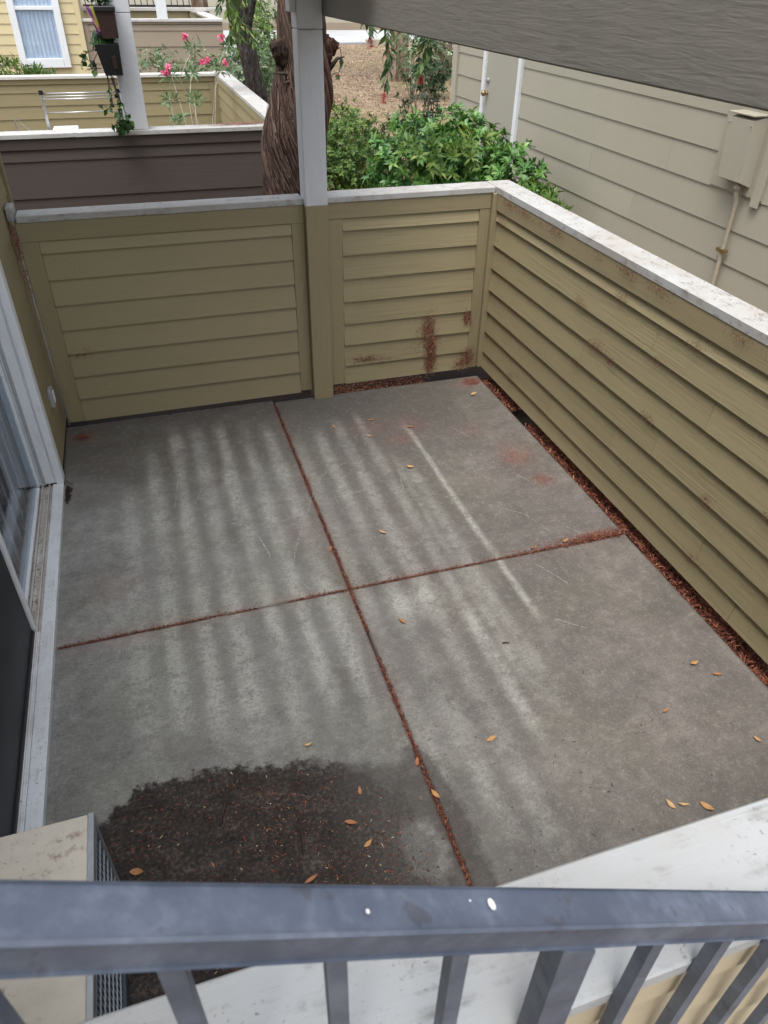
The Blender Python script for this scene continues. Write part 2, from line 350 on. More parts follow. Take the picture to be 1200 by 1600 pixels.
c = k.ramp(b, (.35,(.06,.04,.03)),(.5,(.17,.115,.085)),(.66,(.34,.27,.21))); m_brownbark = k.fin(c, .9, k.bump(b, .9, .04), 0, .15)

# ------------------------------------------------------------------ generic builders
def lap_boards(parent, O, D, N, L, zb, ztop, lap, mat, joints=None, th=.008, name='siding_board', sag=.0015):
    """horizontal lap siding; O start (x,y), D run direction, N outward normal, zb list of board bottoms (ascending)"""
    O = Vector((*O,0)); D = Vector((*D,0)); N = Vector((*N,0))
    for i,z0 in enumerate(zb):
        z1 = zb[i+1] if i+1 < len(zb) else ztop
        last = i+1 == len(zb)
        zt = z1+(.018 if not last else -.002)
        cuts = [0]+sorted((joints or {}).get(i, []))+[L]
        for a,b in zip(cuts[:-1], cuts[1:]):
            a2 = a+(.0012 if a > 0 else 0); b2 = b-(.0012 if b < L else 0)
            dz = random.uniform(-sag, sag); dz2 = random.uniform(-sag, sag); mb = MB(); vs = []; att = []
            for s_,e in ((a2,dz),(b2,dz2)):
                drop = (th+.002)*(zt-z0)/max(z1-z0,.05)
                for off,z,v in ((lap,z0+e,0),(lap-th+.001,z0+e,0),(lap-drop-th+.001,zt,1),(lap-drop,zt,1)):
                    p = O+D*s_+N*off; vs.append((p.x,p.y,z)); att.append(v)
            mb.add(vs, [(0,1,2,3),(7,6,5,4),(0,4,5,1),(1,5,6,2),(2,6,7,3),(3,7,4,0)])
            me = mb.build(name, mat, parent)
            at = me.data.attributes.new('v','FLOAT','POINT'); at.data.foreach_set('value', att)
def backing(parent, x0,x1,y0,y1,z0,z1, mat, name='backing'): return MB().box(x0,x1,y0,y1,z0,z1).build(name, mat, parent)

def leaves_np(P, Dn, Up, L, Wd, fold=.25, droop=.15):
    """leaf surfaces: base points P, directions Dn, approximate normals Up, lengths L, widths Wd -> verts, tris"""
    Dn = Dn/np.linalg.norm(Dn,axis=1,keepdims=True)
    Sd = np.cross(Dn, Up); Sd /= np.linalg.norm(Sd,axis=1,keepdims=True)+1e-9; Nn = np.cross(Sd, Dn)
    L = L[:,None]; Wd = Wd[:,None]
    b = P; m = P+Dn*L*.5+Nn*L*.04; l = P+Dn*L*.52+Sd*Wd*.5+Nn*Wd*fold; r_ = P+Dn*L*.52-Sd*Wd*.5+Nn*Wd*fold
    t = P+Dn*L-Nn*L*droop
    V = np.stack([b,l,r_,t,m],1).reshape(-1,3); n = len(P); o = (np.arange(n)*5)[:,None]
    T = np.concatenate([o+np.array([0,2,4]),o+np.array([0,4,1]),o+np.array([1,4,3]),o+np.array([4,2,3])])
    return V, T
def unit(n):
    v = rng.normal(size=(n,3)); return v/np.linalg.norm(v,axis=1,keepdims=True)
def shoots(ells, n, k, L, Wd, spread=(50,80), rmin=.72, upbias=.5, Lvar=.3):
    """whorls of leaves at shoot tips in a union of ellipsoids (cx,cy,cz,rx,ry,rz,weight)"""
    w = np.array([e[6] if len(e)>6 else 1. for e in ells]); w = w/w.sum()
    idx = rng.choice(len(ells), n, p=w); E = np.array([e[:6] for e in ells])[idx]
    U = unit(n); rad = rng.uniform(rmin**3, 1.0, n)**(1/3.)*rng.uniform(.86,1.12,n)
    tip = E[:,:3]+U*E[:,3:]*rad[:,None]
    d = U+np.array([0,0,upbias])+rng.normal(scale=.3,size=(n,3)); d /= np.linalg.norm(d,axis=1,keepdims=True)
    ref = unit(n); a = np.cross(d,ref); a /= np.linalg.norm(a,axis=1,keepdims=True); b = np.cross(d,a)
    P=[];Dn=[];Up=[];rn=[]
    base = rng.random(n)
    for j in range(k):
        ph = 2*np.pi*j/k*1.0+rng.normal(scale=.25,size=n); sp = np.radians(rng.uniform(*spread,n))
        rd = a*np.cos(ph)[:,None]+b*np.sin(ph)[:,None]
        Dn.append(d*np.cos(sp)[:,None]+rd*np.sin(sp)[:,None]); P.append(tip-d*rng.uniform(0,.035,n)[:,None]); Up.append(d)
        rn.append(np.clip(base*.55+rng.random(n)*.45,0,1))
    P=np.concatenate(P);Dn=np.concatenate(Dn);Up=np.concatenate(Up);rn=np.concatenate(rn); m=len(P)
    V,T = leaves_np(P,Dn,Up,L*rng.uniform(1-Lvar,1+Lvar,m),Wd*rng.uniform(1-Lvar,1+Lvar,m))
    return V,T,np.repeat(rn,5)
def bush(name, loc, label, ells, n, k, L, Wd, mat, stem_mat=None, group=None, **kw):
    t = thing(name, loc, label, 'bush', group)
    V,T,rn = shoots(ells, n, k, L, Wd, **kw)
    fast_mesh('foliage', V, T, mat, t, rnd=rn)
    mb = MB(); base = Vector(loc)
    for e in ells:
        for q in range(7):
            a = unit(1)[0]; end = Vector(e[:3])+Vector((a[0]*e[3]*.8,a[1]*e[4]*.8,abs(a[2])*e[5]*.8))
            b0 = Vector((base.x+(e[0]-base.x)*.5+random.uniform(-.08,.08), base.y+(e[1]-base.y)*.5+random.uniform(-.08,.08), base.z-.05))
            mid = b0.lerp(end,.5)+Vector((random.uniform(-.05,.05),random.uniform(-.05,.05),.05))
            mb.tube([b0,mid,end],[.012,.008,.003],5)
    mb.build('stems', stem_mat or m_stem, t, True)
    return t
def chips(n, sampler, L=(.008,.03), Wd=(.002,.006), zfun=None, tilt=.35, lift=.008, cl=1.0):
    """little dry flakes lying about: verts, quads, rnd"""
    P = sampler(n); n = len(P); z = zfun(P[:,0],P[:,1]) if zfun else np.zeros(n)
    c = np.stack([P[:,0],P[:,1],z+rng.random(n)**2*lift+.002],1)
    th = rng.uniform(0,2*np.pi,n); el = rng.normal(scale=tilt,size=n)
    d = np.stack([np.cos(th)*np.cos(el),np.sin(th)*np.cos(el),np.sin(el)],1)
    s = np.stack([-np.sin(th),np.cos(th),rng.normal(scale=tilt,size=n)],1); up = np.cross(d,s)
    l = rng.uniform(*L,n)[:,None]*.5; w = rng.uniform(*Wd,n)[:,None]*.5
    b = up*l*rng.uniform(-.3,.5,n)[:,None]
    V = np.stack([c-d*l+s*w*.3, c-d*l-s*w*.3, c-s*w+b, c+s*w+b, c+d*l-s*w*.3, c+d*l+s*w*.3],1).reshape(-1,3)
    o = (np.arange(n)*6)[:,None]
    F = np.concatenate([o+np.array([0,1,2,3]), o+np.array([3,2,4,5])])
    return V, F, np.repeat(np.clip(rng.beta(1.6,1.9,n)*cl,0,1),6)

# ================================================================== STRUCTURE
def gz(x, y):
    x = np.asarray(x,float); y = np.asarray(y,float)
    t = np.clip((y-4.6)/7.5,0,1); t2 = np.clip((y-12)/11,0,1)
    return -.07+.5*t*t*(3-2*t)+.21*t2
# ground sheet
xs = np.unique(np.concatenate([np.linspace(-120,-8,8),np.linspace(-8,16,49),np.linspace(16,150,9)])); ys = np.unique(np.concatenate([np.linspace(-80,-6,6),np.linspace(-6,32,77),np.linspace(32,220,9)]))
Xg,Yg = np.meshgrid(xs,ys); Zg = gz(Xg,Yg)+.03*np.array([[mnoise.noise((x*.8,y*.8,0)) for x in xs] for y in ys])*((Yg>5)&(Yg<23))
Zg = Zg-.28*((Xg>-1.6)&(Xg<1.62)&(Yg>-2.3)&(Yg<2.1))-.3*((Xg<-1.4)&(Yg>-3)&(Yg<2.5))
nx,ny = len(xs),len(ys); V = np.stack([Xg,Yg,Zg],-1).reshape(-1,3)
I = np.arange(nx*ny).reshape(ny,nx); F = np.stack([I[:-1,:-1],I[:-1,1:],I[1:,1:],I[1:,:-1]],-1).reshape(-1,4)
tag(fast_mesh('ground', V, F, m_ground, None, True), kind='structure')
def strip(name, pts, mat, dz):
    mb = MB(); n = len(pts)
    for i in range(n-1):
        (xa,xb,ya),(xc,xd,yc) = pts[i],pts[i+1]
        q = [(xa,ya,float(gz(xa,ya))+dz),(xb,ya,float(gz(xb,ya))+dz),(xd,yc,float(gz(xd,yc))+dz),(xc,yc,float(gz(xc,yc))+dz)]
        q += [(x,y,z-.25) for x,y,z in q]
        mb.add(q, [(0,1,2,3),(4,7,6,5),(0,4,5,1),(2,6,7,3),(1,5,6,2),(3,7,4,0)])
    return tag(mb.build(name, mat), kind='structure')
strip('road', [(-20,40,24.2),(-20,40,30.2)], m_road, .05)
strip('path', [(1.4,2.3,14.4),(1.9,2.95,17),(2.2,3.6,19.6),(2.4,4.5,22),(2.4,6.0,24.15)], m_road, .05)
mb = MB(); mb.box(7.2,40,24.0,24.16,.5,.78); tag(mb.build('kerb', m_beige_trim), kind='structure')

# ---- patio floor: base + four concrete panels with stained surface
def vnoise(x, y, sc, seed):
    g = np.random.default_rng(seed).random((64,64)); xx = (x*sc)%63; yy = (y*sc)%63
    i = xx.astype(int); j = yy.astype(int); fx = xx-i; fy = yy-j; fx = fx*fx*(3-2*fx); fy = fy*fy*(3-2*fy)
    return g[i,j]*(1-fx)*(1-fy)+g[(i+1)%64,j]*fx*(1-fy)+g[i,(j+1)%64]*(1-fx)*fy+g[(i+1)%64,(j+1)%64]*fx*fy
def fbm(x,y,sc,seed): return vnoise(x+7,y+9,sc,seed)*.5+vnoise(x+3,y+5,sc*2.1,seed+1)*.3+vnoise(x+1,y+2,sc*4.3,seed+2)*.2
POOL = np.array([(-1.30,-1.06),(-1.17,-.95),(-1.05,-.845),(-.92,-.86),(-.80,-.865),(-.62,-.91),(-.50,-.93),(-.36,-.985),(-.24,-1.06),(-.13,-1.16),(-.10,-1.30),(-.06,-1.6),(-.05,-2.3),(-1.6,-2.3),(-1.6,-1.1)])
def sdpoly(x, y, P):
    d = np.full(x.shape, 1e9); s = np.ones(x.shape)
    for i in range(len(P)):
        a = P[i]; b = P[i-1]; ex,ey = b-a; wx = x-a[0]; wy = y-a[1]
        t = np.clip((wx*ex+wy*ey)/(ex*ex+ey*ey),0,1); d = np.minimum(d,(wx-ex*t)**2+(wy-ey*t)**2)
        c1 = y>=a[1]; c2 = y<b[1]; c3 = ex*wy>ey*wx
        flip = (c1&c2&c3)|(~c1&~c2&~c3); s = np.where(flip,-s,s)
    return s*np.sqrt(d)
def stains(x, y):
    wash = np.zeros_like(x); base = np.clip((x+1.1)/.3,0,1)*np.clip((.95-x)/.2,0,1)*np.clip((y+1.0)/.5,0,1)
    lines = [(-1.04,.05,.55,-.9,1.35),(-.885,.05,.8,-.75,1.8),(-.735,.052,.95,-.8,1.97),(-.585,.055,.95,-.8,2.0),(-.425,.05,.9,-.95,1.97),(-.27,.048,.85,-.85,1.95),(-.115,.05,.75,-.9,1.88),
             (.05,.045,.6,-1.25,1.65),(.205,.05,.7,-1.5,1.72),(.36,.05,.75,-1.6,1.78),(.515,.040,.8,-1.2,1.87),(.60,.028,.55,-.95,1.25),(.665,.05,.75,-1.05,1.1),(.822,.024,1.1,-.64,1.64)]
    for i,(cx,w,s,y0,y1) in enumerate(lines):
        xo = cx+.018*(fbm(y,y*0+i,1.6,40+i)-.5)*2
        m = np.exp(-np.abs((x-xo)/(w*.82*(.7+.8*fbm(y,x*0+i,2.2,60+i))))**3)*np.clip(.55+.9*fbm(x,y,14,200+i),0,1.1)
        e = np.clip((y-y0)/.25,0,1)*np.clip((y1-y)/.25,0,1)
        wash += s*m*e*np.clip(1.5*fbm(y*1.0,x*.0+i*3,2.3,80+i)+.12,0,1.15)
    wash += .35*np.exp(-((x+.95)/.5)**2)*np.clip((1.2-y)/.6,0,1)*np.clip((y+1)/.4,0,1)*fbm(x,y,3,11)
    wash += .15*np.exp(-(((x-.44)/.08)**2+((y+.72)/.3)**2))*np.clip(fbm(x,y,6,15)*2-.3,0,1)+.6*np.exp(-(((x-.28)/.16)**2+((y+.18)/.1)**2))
    dark = 1.0*np.clip((y-1.1)/.45,0,1)*np.clip((fbm(x,y,2.0,21)-.12)*2.2,0,1)*np.clip((2.3-x)/1.6,.45,1)  # darker towards the back of the slab
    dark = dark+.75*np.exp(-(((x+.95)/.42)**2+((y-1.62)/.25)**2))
    dark = np.maximum(dark, .9*np.clip((y-1.93)/.14,0,1))  # dark strip along the back edge
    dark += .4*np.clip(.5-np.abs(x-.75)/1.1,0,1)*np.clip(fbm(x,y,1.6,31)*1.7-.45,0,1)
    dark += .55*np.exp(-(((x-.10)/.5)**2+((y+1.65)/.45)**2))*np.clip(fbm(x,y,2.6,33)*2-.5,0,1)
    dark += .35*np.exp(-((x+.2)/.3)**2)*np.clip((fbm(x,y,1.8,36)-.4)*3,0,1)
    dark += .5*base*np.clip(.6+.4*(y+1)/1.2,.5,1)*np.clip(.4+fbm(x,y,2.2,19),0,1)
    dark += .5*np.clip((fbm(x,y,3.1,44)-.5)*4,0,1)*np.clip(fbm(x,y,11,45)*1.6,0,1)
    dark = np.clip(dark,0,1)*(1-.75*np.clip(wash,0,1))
    brown = .12+np.clip((x+.25)/.75,0,1)*.85+.25*np.clip((x-.9)/.5,0,1)+.5*np.clip((y-1.1)/.6,0,1)*np.clip((-x+.2)/.5,0,1)
    brown = np.clip(brown*(.75+.8*fbm(x,y,1.2,51)),0,1)
    red = np.zeros_like(x)
    for cx,cy,rx,ry,s in [(1.38,.93,.1,.12,.9),(1.42,.62,.07,.06,.9),(1.22,1.32,.12,.1,.4),(.55,1.55,.12,.1,.5),(.72,1.33,.1,.07,.55),(.86,1.5,.12,.12,.45),(1.5,1.98,.1,.06,1),(-1.3,1.95,.07,.06,1),(1.47,.03,.12,.035,.7),(-1.1,-.02,.2,.06,.3),(-1.15,.35,.12,.15,.3),(-.1,.55,.12,.2,.25)]:
        red += s*np.exp(-(((x-cx)/rx)**2+((y-cy)/ry)**2))
    for jx in (0.,): red += .55*np.exp(-(np.abs(x-jx)/.035)**1.2)*np.clip(fbm(x,y,3,71)*2-.5,0,1)
    red += .5*np.exp(-(np.abs(y)/.04)**1.2)*np.clip(fbm(x,y,3,72)*2-.5,0,1)
    sdf = sdpoly(x,y,POOL)
    DP = np.array([(-1.3,-1.0),(-1.0,-.90),(-.5,-.93),(-.30,-.99),(-.17,-1.05),(-.10,-1.10),(-.04,-.98),(.0,-1.0),(.05,-1.15),(.07,-1.5),(.06,-2.3),(-1.4,-2.3)])
    damp = np.maximum(sdpoly(x,y,DP), -(np.hypot((x+.105)/.8,(y+1.40)/1.25)-.115))
    return dict(wash=np.clip(wash,0,1),dark=np.clip(dark,0,1),brown=brown,red=np.clip(red,0,1),sdf=sdf,damp=damp)
floor = MB().box(-1.66,1.605,-2.38,2.085,-.30,-.035).build('patio_floor', simple('joint_dirt', (.05,.03,.022), .95)); tag(floor, kind='structure')
def panel(x0,x1,y0,y1):
    st = .0125; nx = int((x1-x0)/st)+1; ny = int((y1-y0)/st)+1
    gx = np.linspace(x0,x1,nx); gy = np.linspace(y0,y1,ny); X,Y = np.meshgrid(gx,gy); Z = np.zeros_like(X)
    e = np.minimum(np.minimum(X-x0,x1-X),np.minimum(Y-y0,y1-Y)); Z -= .004*(e<.001)
    Z += .002*(fbm(X,Y,2.5,3)-.5)-.0015*(e<.02)*(fbm(X,Y,9,8))
    V = np.stack([X,Y,Z],-1).reshape(-1,3); I = np.arange(nx*ny).reshape(ny,nx)
    F = [np.stack([I[:-1,:-1],I[:-1,1:],I[1:,1:],I[1:,:-1]],-1).reshape(-1,4)]
    bnd = np.concatenate([I[0,:-1],I[:-1,-1],I[-1,:0:-1],I[:0:-1,0]]); nb = len(bnd); lo = V[bnd].copy(); lo[:,2] = -.06
    j = np.arange(nb); F.append(np.stack([bnd[j],j+len(V),(j+1)%nb+len(V),bnd[(j+1)%nb]],-1)); V2 = np.concatenate([V,lo])
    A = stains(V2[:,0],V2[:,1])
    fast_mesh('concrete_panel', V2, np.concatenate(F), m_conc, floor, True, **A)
for a in ((-1.43,-.007,.007,2.122),(.007,1.612,.007,2.09),(-1.43,-.007,-2.38,-.007),(.007,1.612,-2.38,-.007)): panel(*a)
# chalk-like scratches on the slab
mb = MB()
SCR = [[(-.507,.72),(-.424,.671),(-.372,.546),(-.343,.376),(-.354,.352)],[(-.73,1.358),(-.77,1.15),(-.798,.953)],[(-.256,.22),(-.20,.38),(-.139,.537),(-.06,.71),(.016,.883)],[(.016,.883),(.08,1.0),(.15,1.1),(.311,1.154)],
       [(-.261,.195),(-.196,.047)],[(.132,.717),(.132,.793),(.24,.81),(.349,.82)],[(.58,.92),(.56,.84),(.547,.761),(.495,.728)],[(.70,.69),(.78,.60),(.827,.52)],[(1.31,.156),(1.403,.03)],[(-.703,-.019),(-.55,-.005),(-.418,.002)],
       [(-1.121,-.075),(-1.166,-.222)],[(1.2,.9),(1.33,.62)],[(.95,.5),(1.15,.32),(1.22,.12)],[(1.0,-.1),(1.1,-.3)],[(-.6,1.2),(-.7,.9)],[(.75,1.2),(.9,.95)],[(1.1,1.4),(1.2,1.2)],[(.9,-.5),(1.02,-.6)]]
for i,L in enumerate(SCR):
    P = [Vector((x,y,.0030)) for x,y in L]; Q = []
    for a,b in zip(P[:-1],P[1:]):
        for t in np.linspace(0,1,6)[:-1]: Q.append(a.lerp(b,t)+Vector((random.gauss(0,.002),random.gauss(0,.002),0)))
    Q.append(P[-1]); wd = .0060 if i in (0,5) else .0042
    for q in range(len(Q)-1):
        d = (Q[q+1]-Q[q]).normalized(); s_ = Vector((-d.y,d.x,0))*wd/2
        mb.add([Q[q]-s_,Q[q]+s_,Q[q+1]+s_,Q[q+1]-s_],[(0,1,2,3)])
mb.build('scratch_marks', m_scratch, floor)

# ---- fences of the patio -------------------------------------------------
ZB = [.035,.198,.36,.52,.682,.842,1.003,1.163]
ZTR = 1.232; ZC0 = 1.342; ZC1 = 1.38
def cap_piece(parent, x0,x1,y0,y1, mat, z0=ZC0, z1=ZC1): return MB().cbox(x0,x1,y0,y1,z0,z1,.004).build('cap_board', mat, parent)
# back fence, left of the post
t = thing('patio_fence', (-.55,2.15,0), 'olive lap siding fence panel at the back, between left house wall and white post', 'fence')
lap_boards(t, (-1.295,2.135), (1,0), (0,-1), 1.507, ZB, ZTR, .023, m_olive_left, th=.019)
MB().cbox(-1.40,-1.2965,2.119,2.150,.03,ZTR-.001).build('trim_board', m_olive_trim, t)
MB().cbox(.2135,.297,2.119,2.150,.045,ZTR-.001).build('trim_board', m_olive_trim, t)
MB().cbox(-1.40,.297,2.1165,2.150,ZTR,ZC0-.0005).build('top_rail', m_olive_top, t)
backing(t,-1.40,.297,2.1505,2.19,.06,ZC0-.001,m_olive_trim,'frame')
cap_piece(t,-1.385,.2965,2.108,2.255,m_cap_x)
MB().tube([(-1.408,2.112,1.33),(-1.406,2.113,.6),(-1.404,2.114,.02)],.0045,6).build('corner_bead', m_cap_front, t, True)
MB().cbox(-1.432,-1.392,2.13,2.25,1.3465,1.425,.006).build('cap_end_block', m_cap_y, t)
# back fence, right of the post
t = thing('patio_fence', (1.0,2.15,0), 'olive lap siding fence panel with red debris stains, between white post and right corner', 'fence')
lap_boards(t, (.552,2.135), (1,0), (0,-1), .972, [.058]+ZB[1:], ZTR+.008, .019, m_olive, th=.014)
MB().cbox(.4415,.5505,2.119,2.150,.06,ZTR+.007).build('trim_board', m_olive_trim, t)
MB().cbox(1.5255,1.606,2.119,2.150,.06,ZTR+.007).build('trim_board', m_olive_trim, t)
MB().cbox(.4415,1.606,2.1165,2.150,ZTR+.008,ZC0-.0005).build('top_rail', m_olive_top, t)
backing(t,.4415,1.63,2.1505,2.19,.08,ZC0-.001,m_olive_trim,'frame')
cap_piece(t,.4415,1.627,2.108,2.275,m_cap_x)
# right fence
t = thing('patio_fence', (1.70,0,0), 'long olive lap siding fence along the right edge of the patio', 'fence')
JR = {0:[1.45,2.9],1:[1.05,2.6],2:[1.75],3:[2.1],4:[1.3,3.2],5:[2.4],6:[1.9],7:[2.2]}
lap_boards(t, (1.676,2.088), (0,-1), (-1,0), 4.30, [.072]+ZB[1:], ZTR,   .038, m_olive, JR, th=.018, sag=.003)
MB().cbox(1.6075,1.664,2.0895,2.150,.07,ZC0-.0005).build('corner_board', m_olive_trim, t)
MB().cbox(1.634,1.662,-2.2,2.089,ZTR,ZC0-.0005).build('top_rail', m_olive_top, t)
backing(t,1.677,1.72,-2.2,2.15,.10,ZC0-.001,m_olive_trim,'frame')
MB().add([(1.63,2.108,ZC0),(1.63,-2.17,ZC0),(1.80,-2.17,ZC0),(1.80,2.275,ZC0),(1.63,2.275,ZC0),(1.63,2.108,ZC1),(1.63,-2.17,ZC1),(1.80,-2.17,ZC1),(1.80,2.275,ZC1),(1.63,2.275,ZC1)],
         [(0,1,2,3,4),(9,8,7,6,5),(0,5,6,1),(1,6,7,2),(2,7,8,3),(3,8,9,4),(4,9,5,0)]).build('cap_board', m_cap_y, t)
# front fence, under the stair rail
t = thing('patio_fence', (.1,-2.27,0), 'buff lap siding fence with wide white cap directly under the grey stair rail', 'fence')
lap_boards(t, (-1.43,-2.337), (1,0), (0,-1), 3.2, [.0,.135,.27,.405,.54,.675,.81,.945,1.08], 1.235, .014, m_buff)
lap_boards(t, (1.7,-2.205), (-1,0), (0,1), 3.13, [.035,.198,.36,.52,.682,.842,1.003,1.163], ZTR, .013, m_olive)
MB().cbox(-1.43,1.628,-2.354,-2.337,1.236,ZC0-.0005).build('top_rail', m_buff, t)
MB().cbox(-1.43,1.628,-2.205,-2.190,1.2325,ZC0-.0005).build('top_rail', m_olive_top, t)
backing(t,-1.43,1.66,-2.336,-2.206,.02,ZC0-.001,m_olive_trim,'frame')
cap_piece(t,-1.43,1.6285,-2.3635,-2.177,m_cap_front)

# post and beam
t = thing('porch_post', (.37,2.12,0), 'white square wooden post with olive painted foot standing in the back fence line', 'post')
MB().cbox(.297,.441,2.05,2.194,.0,1.345,.004).build('post_foot', m_olive_trim, t)
MB().cbox(.2975,.4405,2.0505,2.1935,1.3455,2.272,.004).build('post_shaft', m_post, t)
MB().cbox(.2965,.4415,2.0495,2.1945,2.275,2.78,.004).build('post_head', m_post, t)
mb = MB()
mb.box(.30,.437,2.046,2.05,.0,.055)
for i in range(4): mb.tube([(.32+.033*i,2.0465,.03+.012*(i%2)),(.32+.033*i,2.044,.03+.012*(i%2))],.004,6)
mb.build('post_bracket', m_olive_trim, t)
MB().cbox(.262,.2955,2.06,2.17,2.352,2.60,.003).build('side_cleat', m_post, t)
t = thing('roof_beam', (.49,0,2.335), 'deep grey painted timber beam running from the white post overhead to the right', 'beam')
MB().cbox(.4435,.535,-2.3,2.194,2.335,2.63,.005).build('beam_timber', m_beam, t)
MB().cbox(.4435,.535,-2.3,2.194,2.6305,2.66,.004).build('beam_ledger', m_beam, t)

tag(MB().box(-1.44,.44,1.0,2.3,2.70,2.84).build('unseen_cover_slab', m_cap_far), kind='structure')  # unseen overhead slab, added and sized to shade the back left corner

# ---- own building on the left -------------------------------------------
t = thing('apartment_building', (-1.43,0,0), 'olive sided house wall with white framed sliding glass door at the left edge', 'building')
lap_boards(t, (-1.447,1.452), (0,1), (1,0), .955, [.0+.16*i for i in range(33)], 5.28, .014, m_olive)
lap_boards(t, (-1.447,-3.6), (0,1), (1,0), 2.42, [.0+.16*i for i in range(33)], 5.28, .014, m_olive)
lap_boards(t, (-1.447,-1.18), (0,1), (1,0), 2.63, [2.16+.16*i for i in range(19)], 5.2, .014, m_olive)
MB().cbox(-1.46,-1.420,2.408,2.48,.0,5.3).build('corner_board', m_olive_trim, t)
MB().box(-1.60,-1.452,-3.6,-1.185,-.1,5.3).build('wall', m_olive_trim, t)
MB().box(-1.60,-1.452,1.452,2.45,-.1,5.3).build('wall', m_olive_trim, t)
MB().box(-1.60,-1.452,-1.184,1.451,2.16,5.3).build('wall', m_olive_trim, t)
mb = MB()
mb.box(-5.0,-1.62,-3.6,2.45,-.12,-.02); mb.box(-5.1,-5.0,-3.6,2.45,-.1,3.04); mb.box(-5.0,-1.605,2.38,2.45,-.02,3.04); mb.box(-5.0,-1.605,-3.6,-3.5,-.02,3.04); mb.box(-5.1,-1.605,-3.6,2.45,3.045,3.2)
mb.build('room_shell', m_dark, t)
dr = MB().box(-1.598,-1.462,1.374,1.45,.036,2.158).build('sliding_door', m_white, t)     # jamb
MB().cbox(-1.452,-1.410,1.366,1.451,.03,2.158,.003).build('door_casing', m_white, dr)
for xa,xb,mt_ in ((-1.530,-1.512,m_gcover),(-1.5365,-1.5315,m_white)): MB().cbox(xa,xb,1.362,1.3735,.0345,2.158,.001).build('jamb_strip', mt_, dr)
MB().cbox(-1.4605,-1.4525,1.3735,1.41,.036,2.158,.001).build('casing_stop', m_white, dr)
mb = MB(); mb.cbox(-1.474,-1.412,-1.19,1.3655,-.02,.034,.003); mb.build('door_sill', m_sill, dr)
mb = MB(); mb.box(-1.605,-1.4745,-1.19,1.373,-.02,.018)
for x in (-1.492,-1.530,-1.566): mb.box(x-.004,x+.004,-1.19,1.373,.018,.034)
mb.build('door_track', m_track, dr)
mb = MB(); mb.cbox(-1.4985,-1.4750,-1.19,.098,.0185,.0335,.002)
for q in range(3): mb.box(-1.4965+.0075*q,-1.4935+.0075*q,-1.19,.098,.0336,.0352)
mb.build('sill_ridges', m_sill, dr)
mb = MB(); mb.cbox(-1.566,-1.542,1.350,1.373,.036,2.12,.002); mb.cbox(-1.575,-1.545,.13,.185,.036,2.12,.002); mb.cbox(-1.573,-1.542,.185,1.325,.0345,.052,.002); mb.cbox(-1.573,-1.547,.185,1.325,2.06,2.12,.002)
mb.build('fixed_sash', m_white, dr)
MB().box(-1.563,-1.557,.185,1.349,.052,2.06).build('glass_pane', m_glass, dr)
mb = MB(); mb.cbox(-1.536,-1.512,.168,.200,.036,2.12,.002); mb.cbox(-1.520,-1.496,.100,.130,.036,2.12,.002)
mb.build('meeting_stile', m_white, dr)
mb = MB(); mb.cbox(-1.518,-1.4995,-1.19,.099,.0345,.05,.002); mb.cbox(-1.518,-1.4995,-1.19,-1.15,.05,2.12,.002); mb.cbox(-1.517,-1.4995,-1.15,.099,2.07,2.12,.002)
mb.build('screen_frame', m_black_metal, dr)
MB().box(-1.511,-1.507,-1.15,.099,.05,2.07).build('screen_pane', m_screen_glass, dr)
ou = MB().cbox(-1.437,-1.412,1.83,1.90,.30,.42,.004).build('outlet_cover', m_gcover, t)
mb = MB(); mb.cbox(-1.4115,-1.404,1.842,1.888,.33,.40,.003); mb.build('cover_flap', m_plastic, ou)
tb = thing('vertical_blinds', (-1.61,.75,0), 'white vertical blinds hanging behind the left sliding door glass', 'blinds')
MB().box(-1.64,-1.58,.16,1.36,2.05,2.10).build('head_rail', m_blind, tb)
for i in range(13):
    y = .25+.085*i; a = R(-24+18*(i%2)+random.uniform(-5,5)); dx,dy = math.sin(a)*.043, math.cos(a)*.043
    MB().add([(-1.607-dx,y-dy,.06),(-1.607+dx,y+dy,.06),(-1.607+dx,y+dy,2.05),(-1.607-dx,y-dy,2.05),(-1.609-dx,y-dy,.06),(-1.609+dx,y+dy,.06),(-1.609+dx,y+dy,2.05),(-1.609-dx,y-dy,2.05)],
             [(0,1,2,3),(7,6,5,4),(0,4,5,1),(2,6,7,3),(1,5,6,2),(3,7,4,0)]).build('slat', m_blind, tb)

# ---- neighbour patio ------------------------------------------------------
t = thing('neighbour_fence', (-1.2,4.9,0), 'dark brown wide board fence with red dusted cap beyond the back fence', 'fence')
lap_boards(t, (-5.0,4.857), (1,0), (0,-1), 5.62, [-.05,.25,.553,.858,1.163], 1.253, .016, m_brown, {3:[2.6],2:[4.3]})
MB().cbox(-5.0,.62,4.833,4.857,1.2535,ZC0-.0005).build('top_rail', m_brown, t)
backing(t,-5,.62,4.862,4.93,-.06,ZC0-.001,m_nb_trim,'frame')
cap_piece(t,-5,.815,4.815,5.0,m_cap_x)
t = thing('neighbour_post', (-.6,4.9,1.38), 'white square post rising from the cap of the brown fence', 'post')
MB().cbox(-.690,-.497,4.83,4.985,ZC1+.001,2.235,.004).build('post_shaft', m_post, t)
MB().cbox(-.691,-.496,4.829,4.986,2.237,3.0,.004).build('post_head', m_post, t)
t = thing('neighbour_fence', (.7,7,0), 'olive sided side fence with white cap running away behind the shaggy tree', 'fence')
lap_boards(t, (.655,9.18), (0,-1), (-1,0), 4.16, [.03+.155*i for i in range(8)], 1.26, .02, m_nb_olive)
MB().cbox(.628,.655,5.02,9.16,1.2605,ZC0-.0005).build('top_rail', m_nb_olive, t)
MB().cbox(.60,.654,9.17,9.21,.02,ZC0-.0005).build('corner_board', m_nb_trim, t)
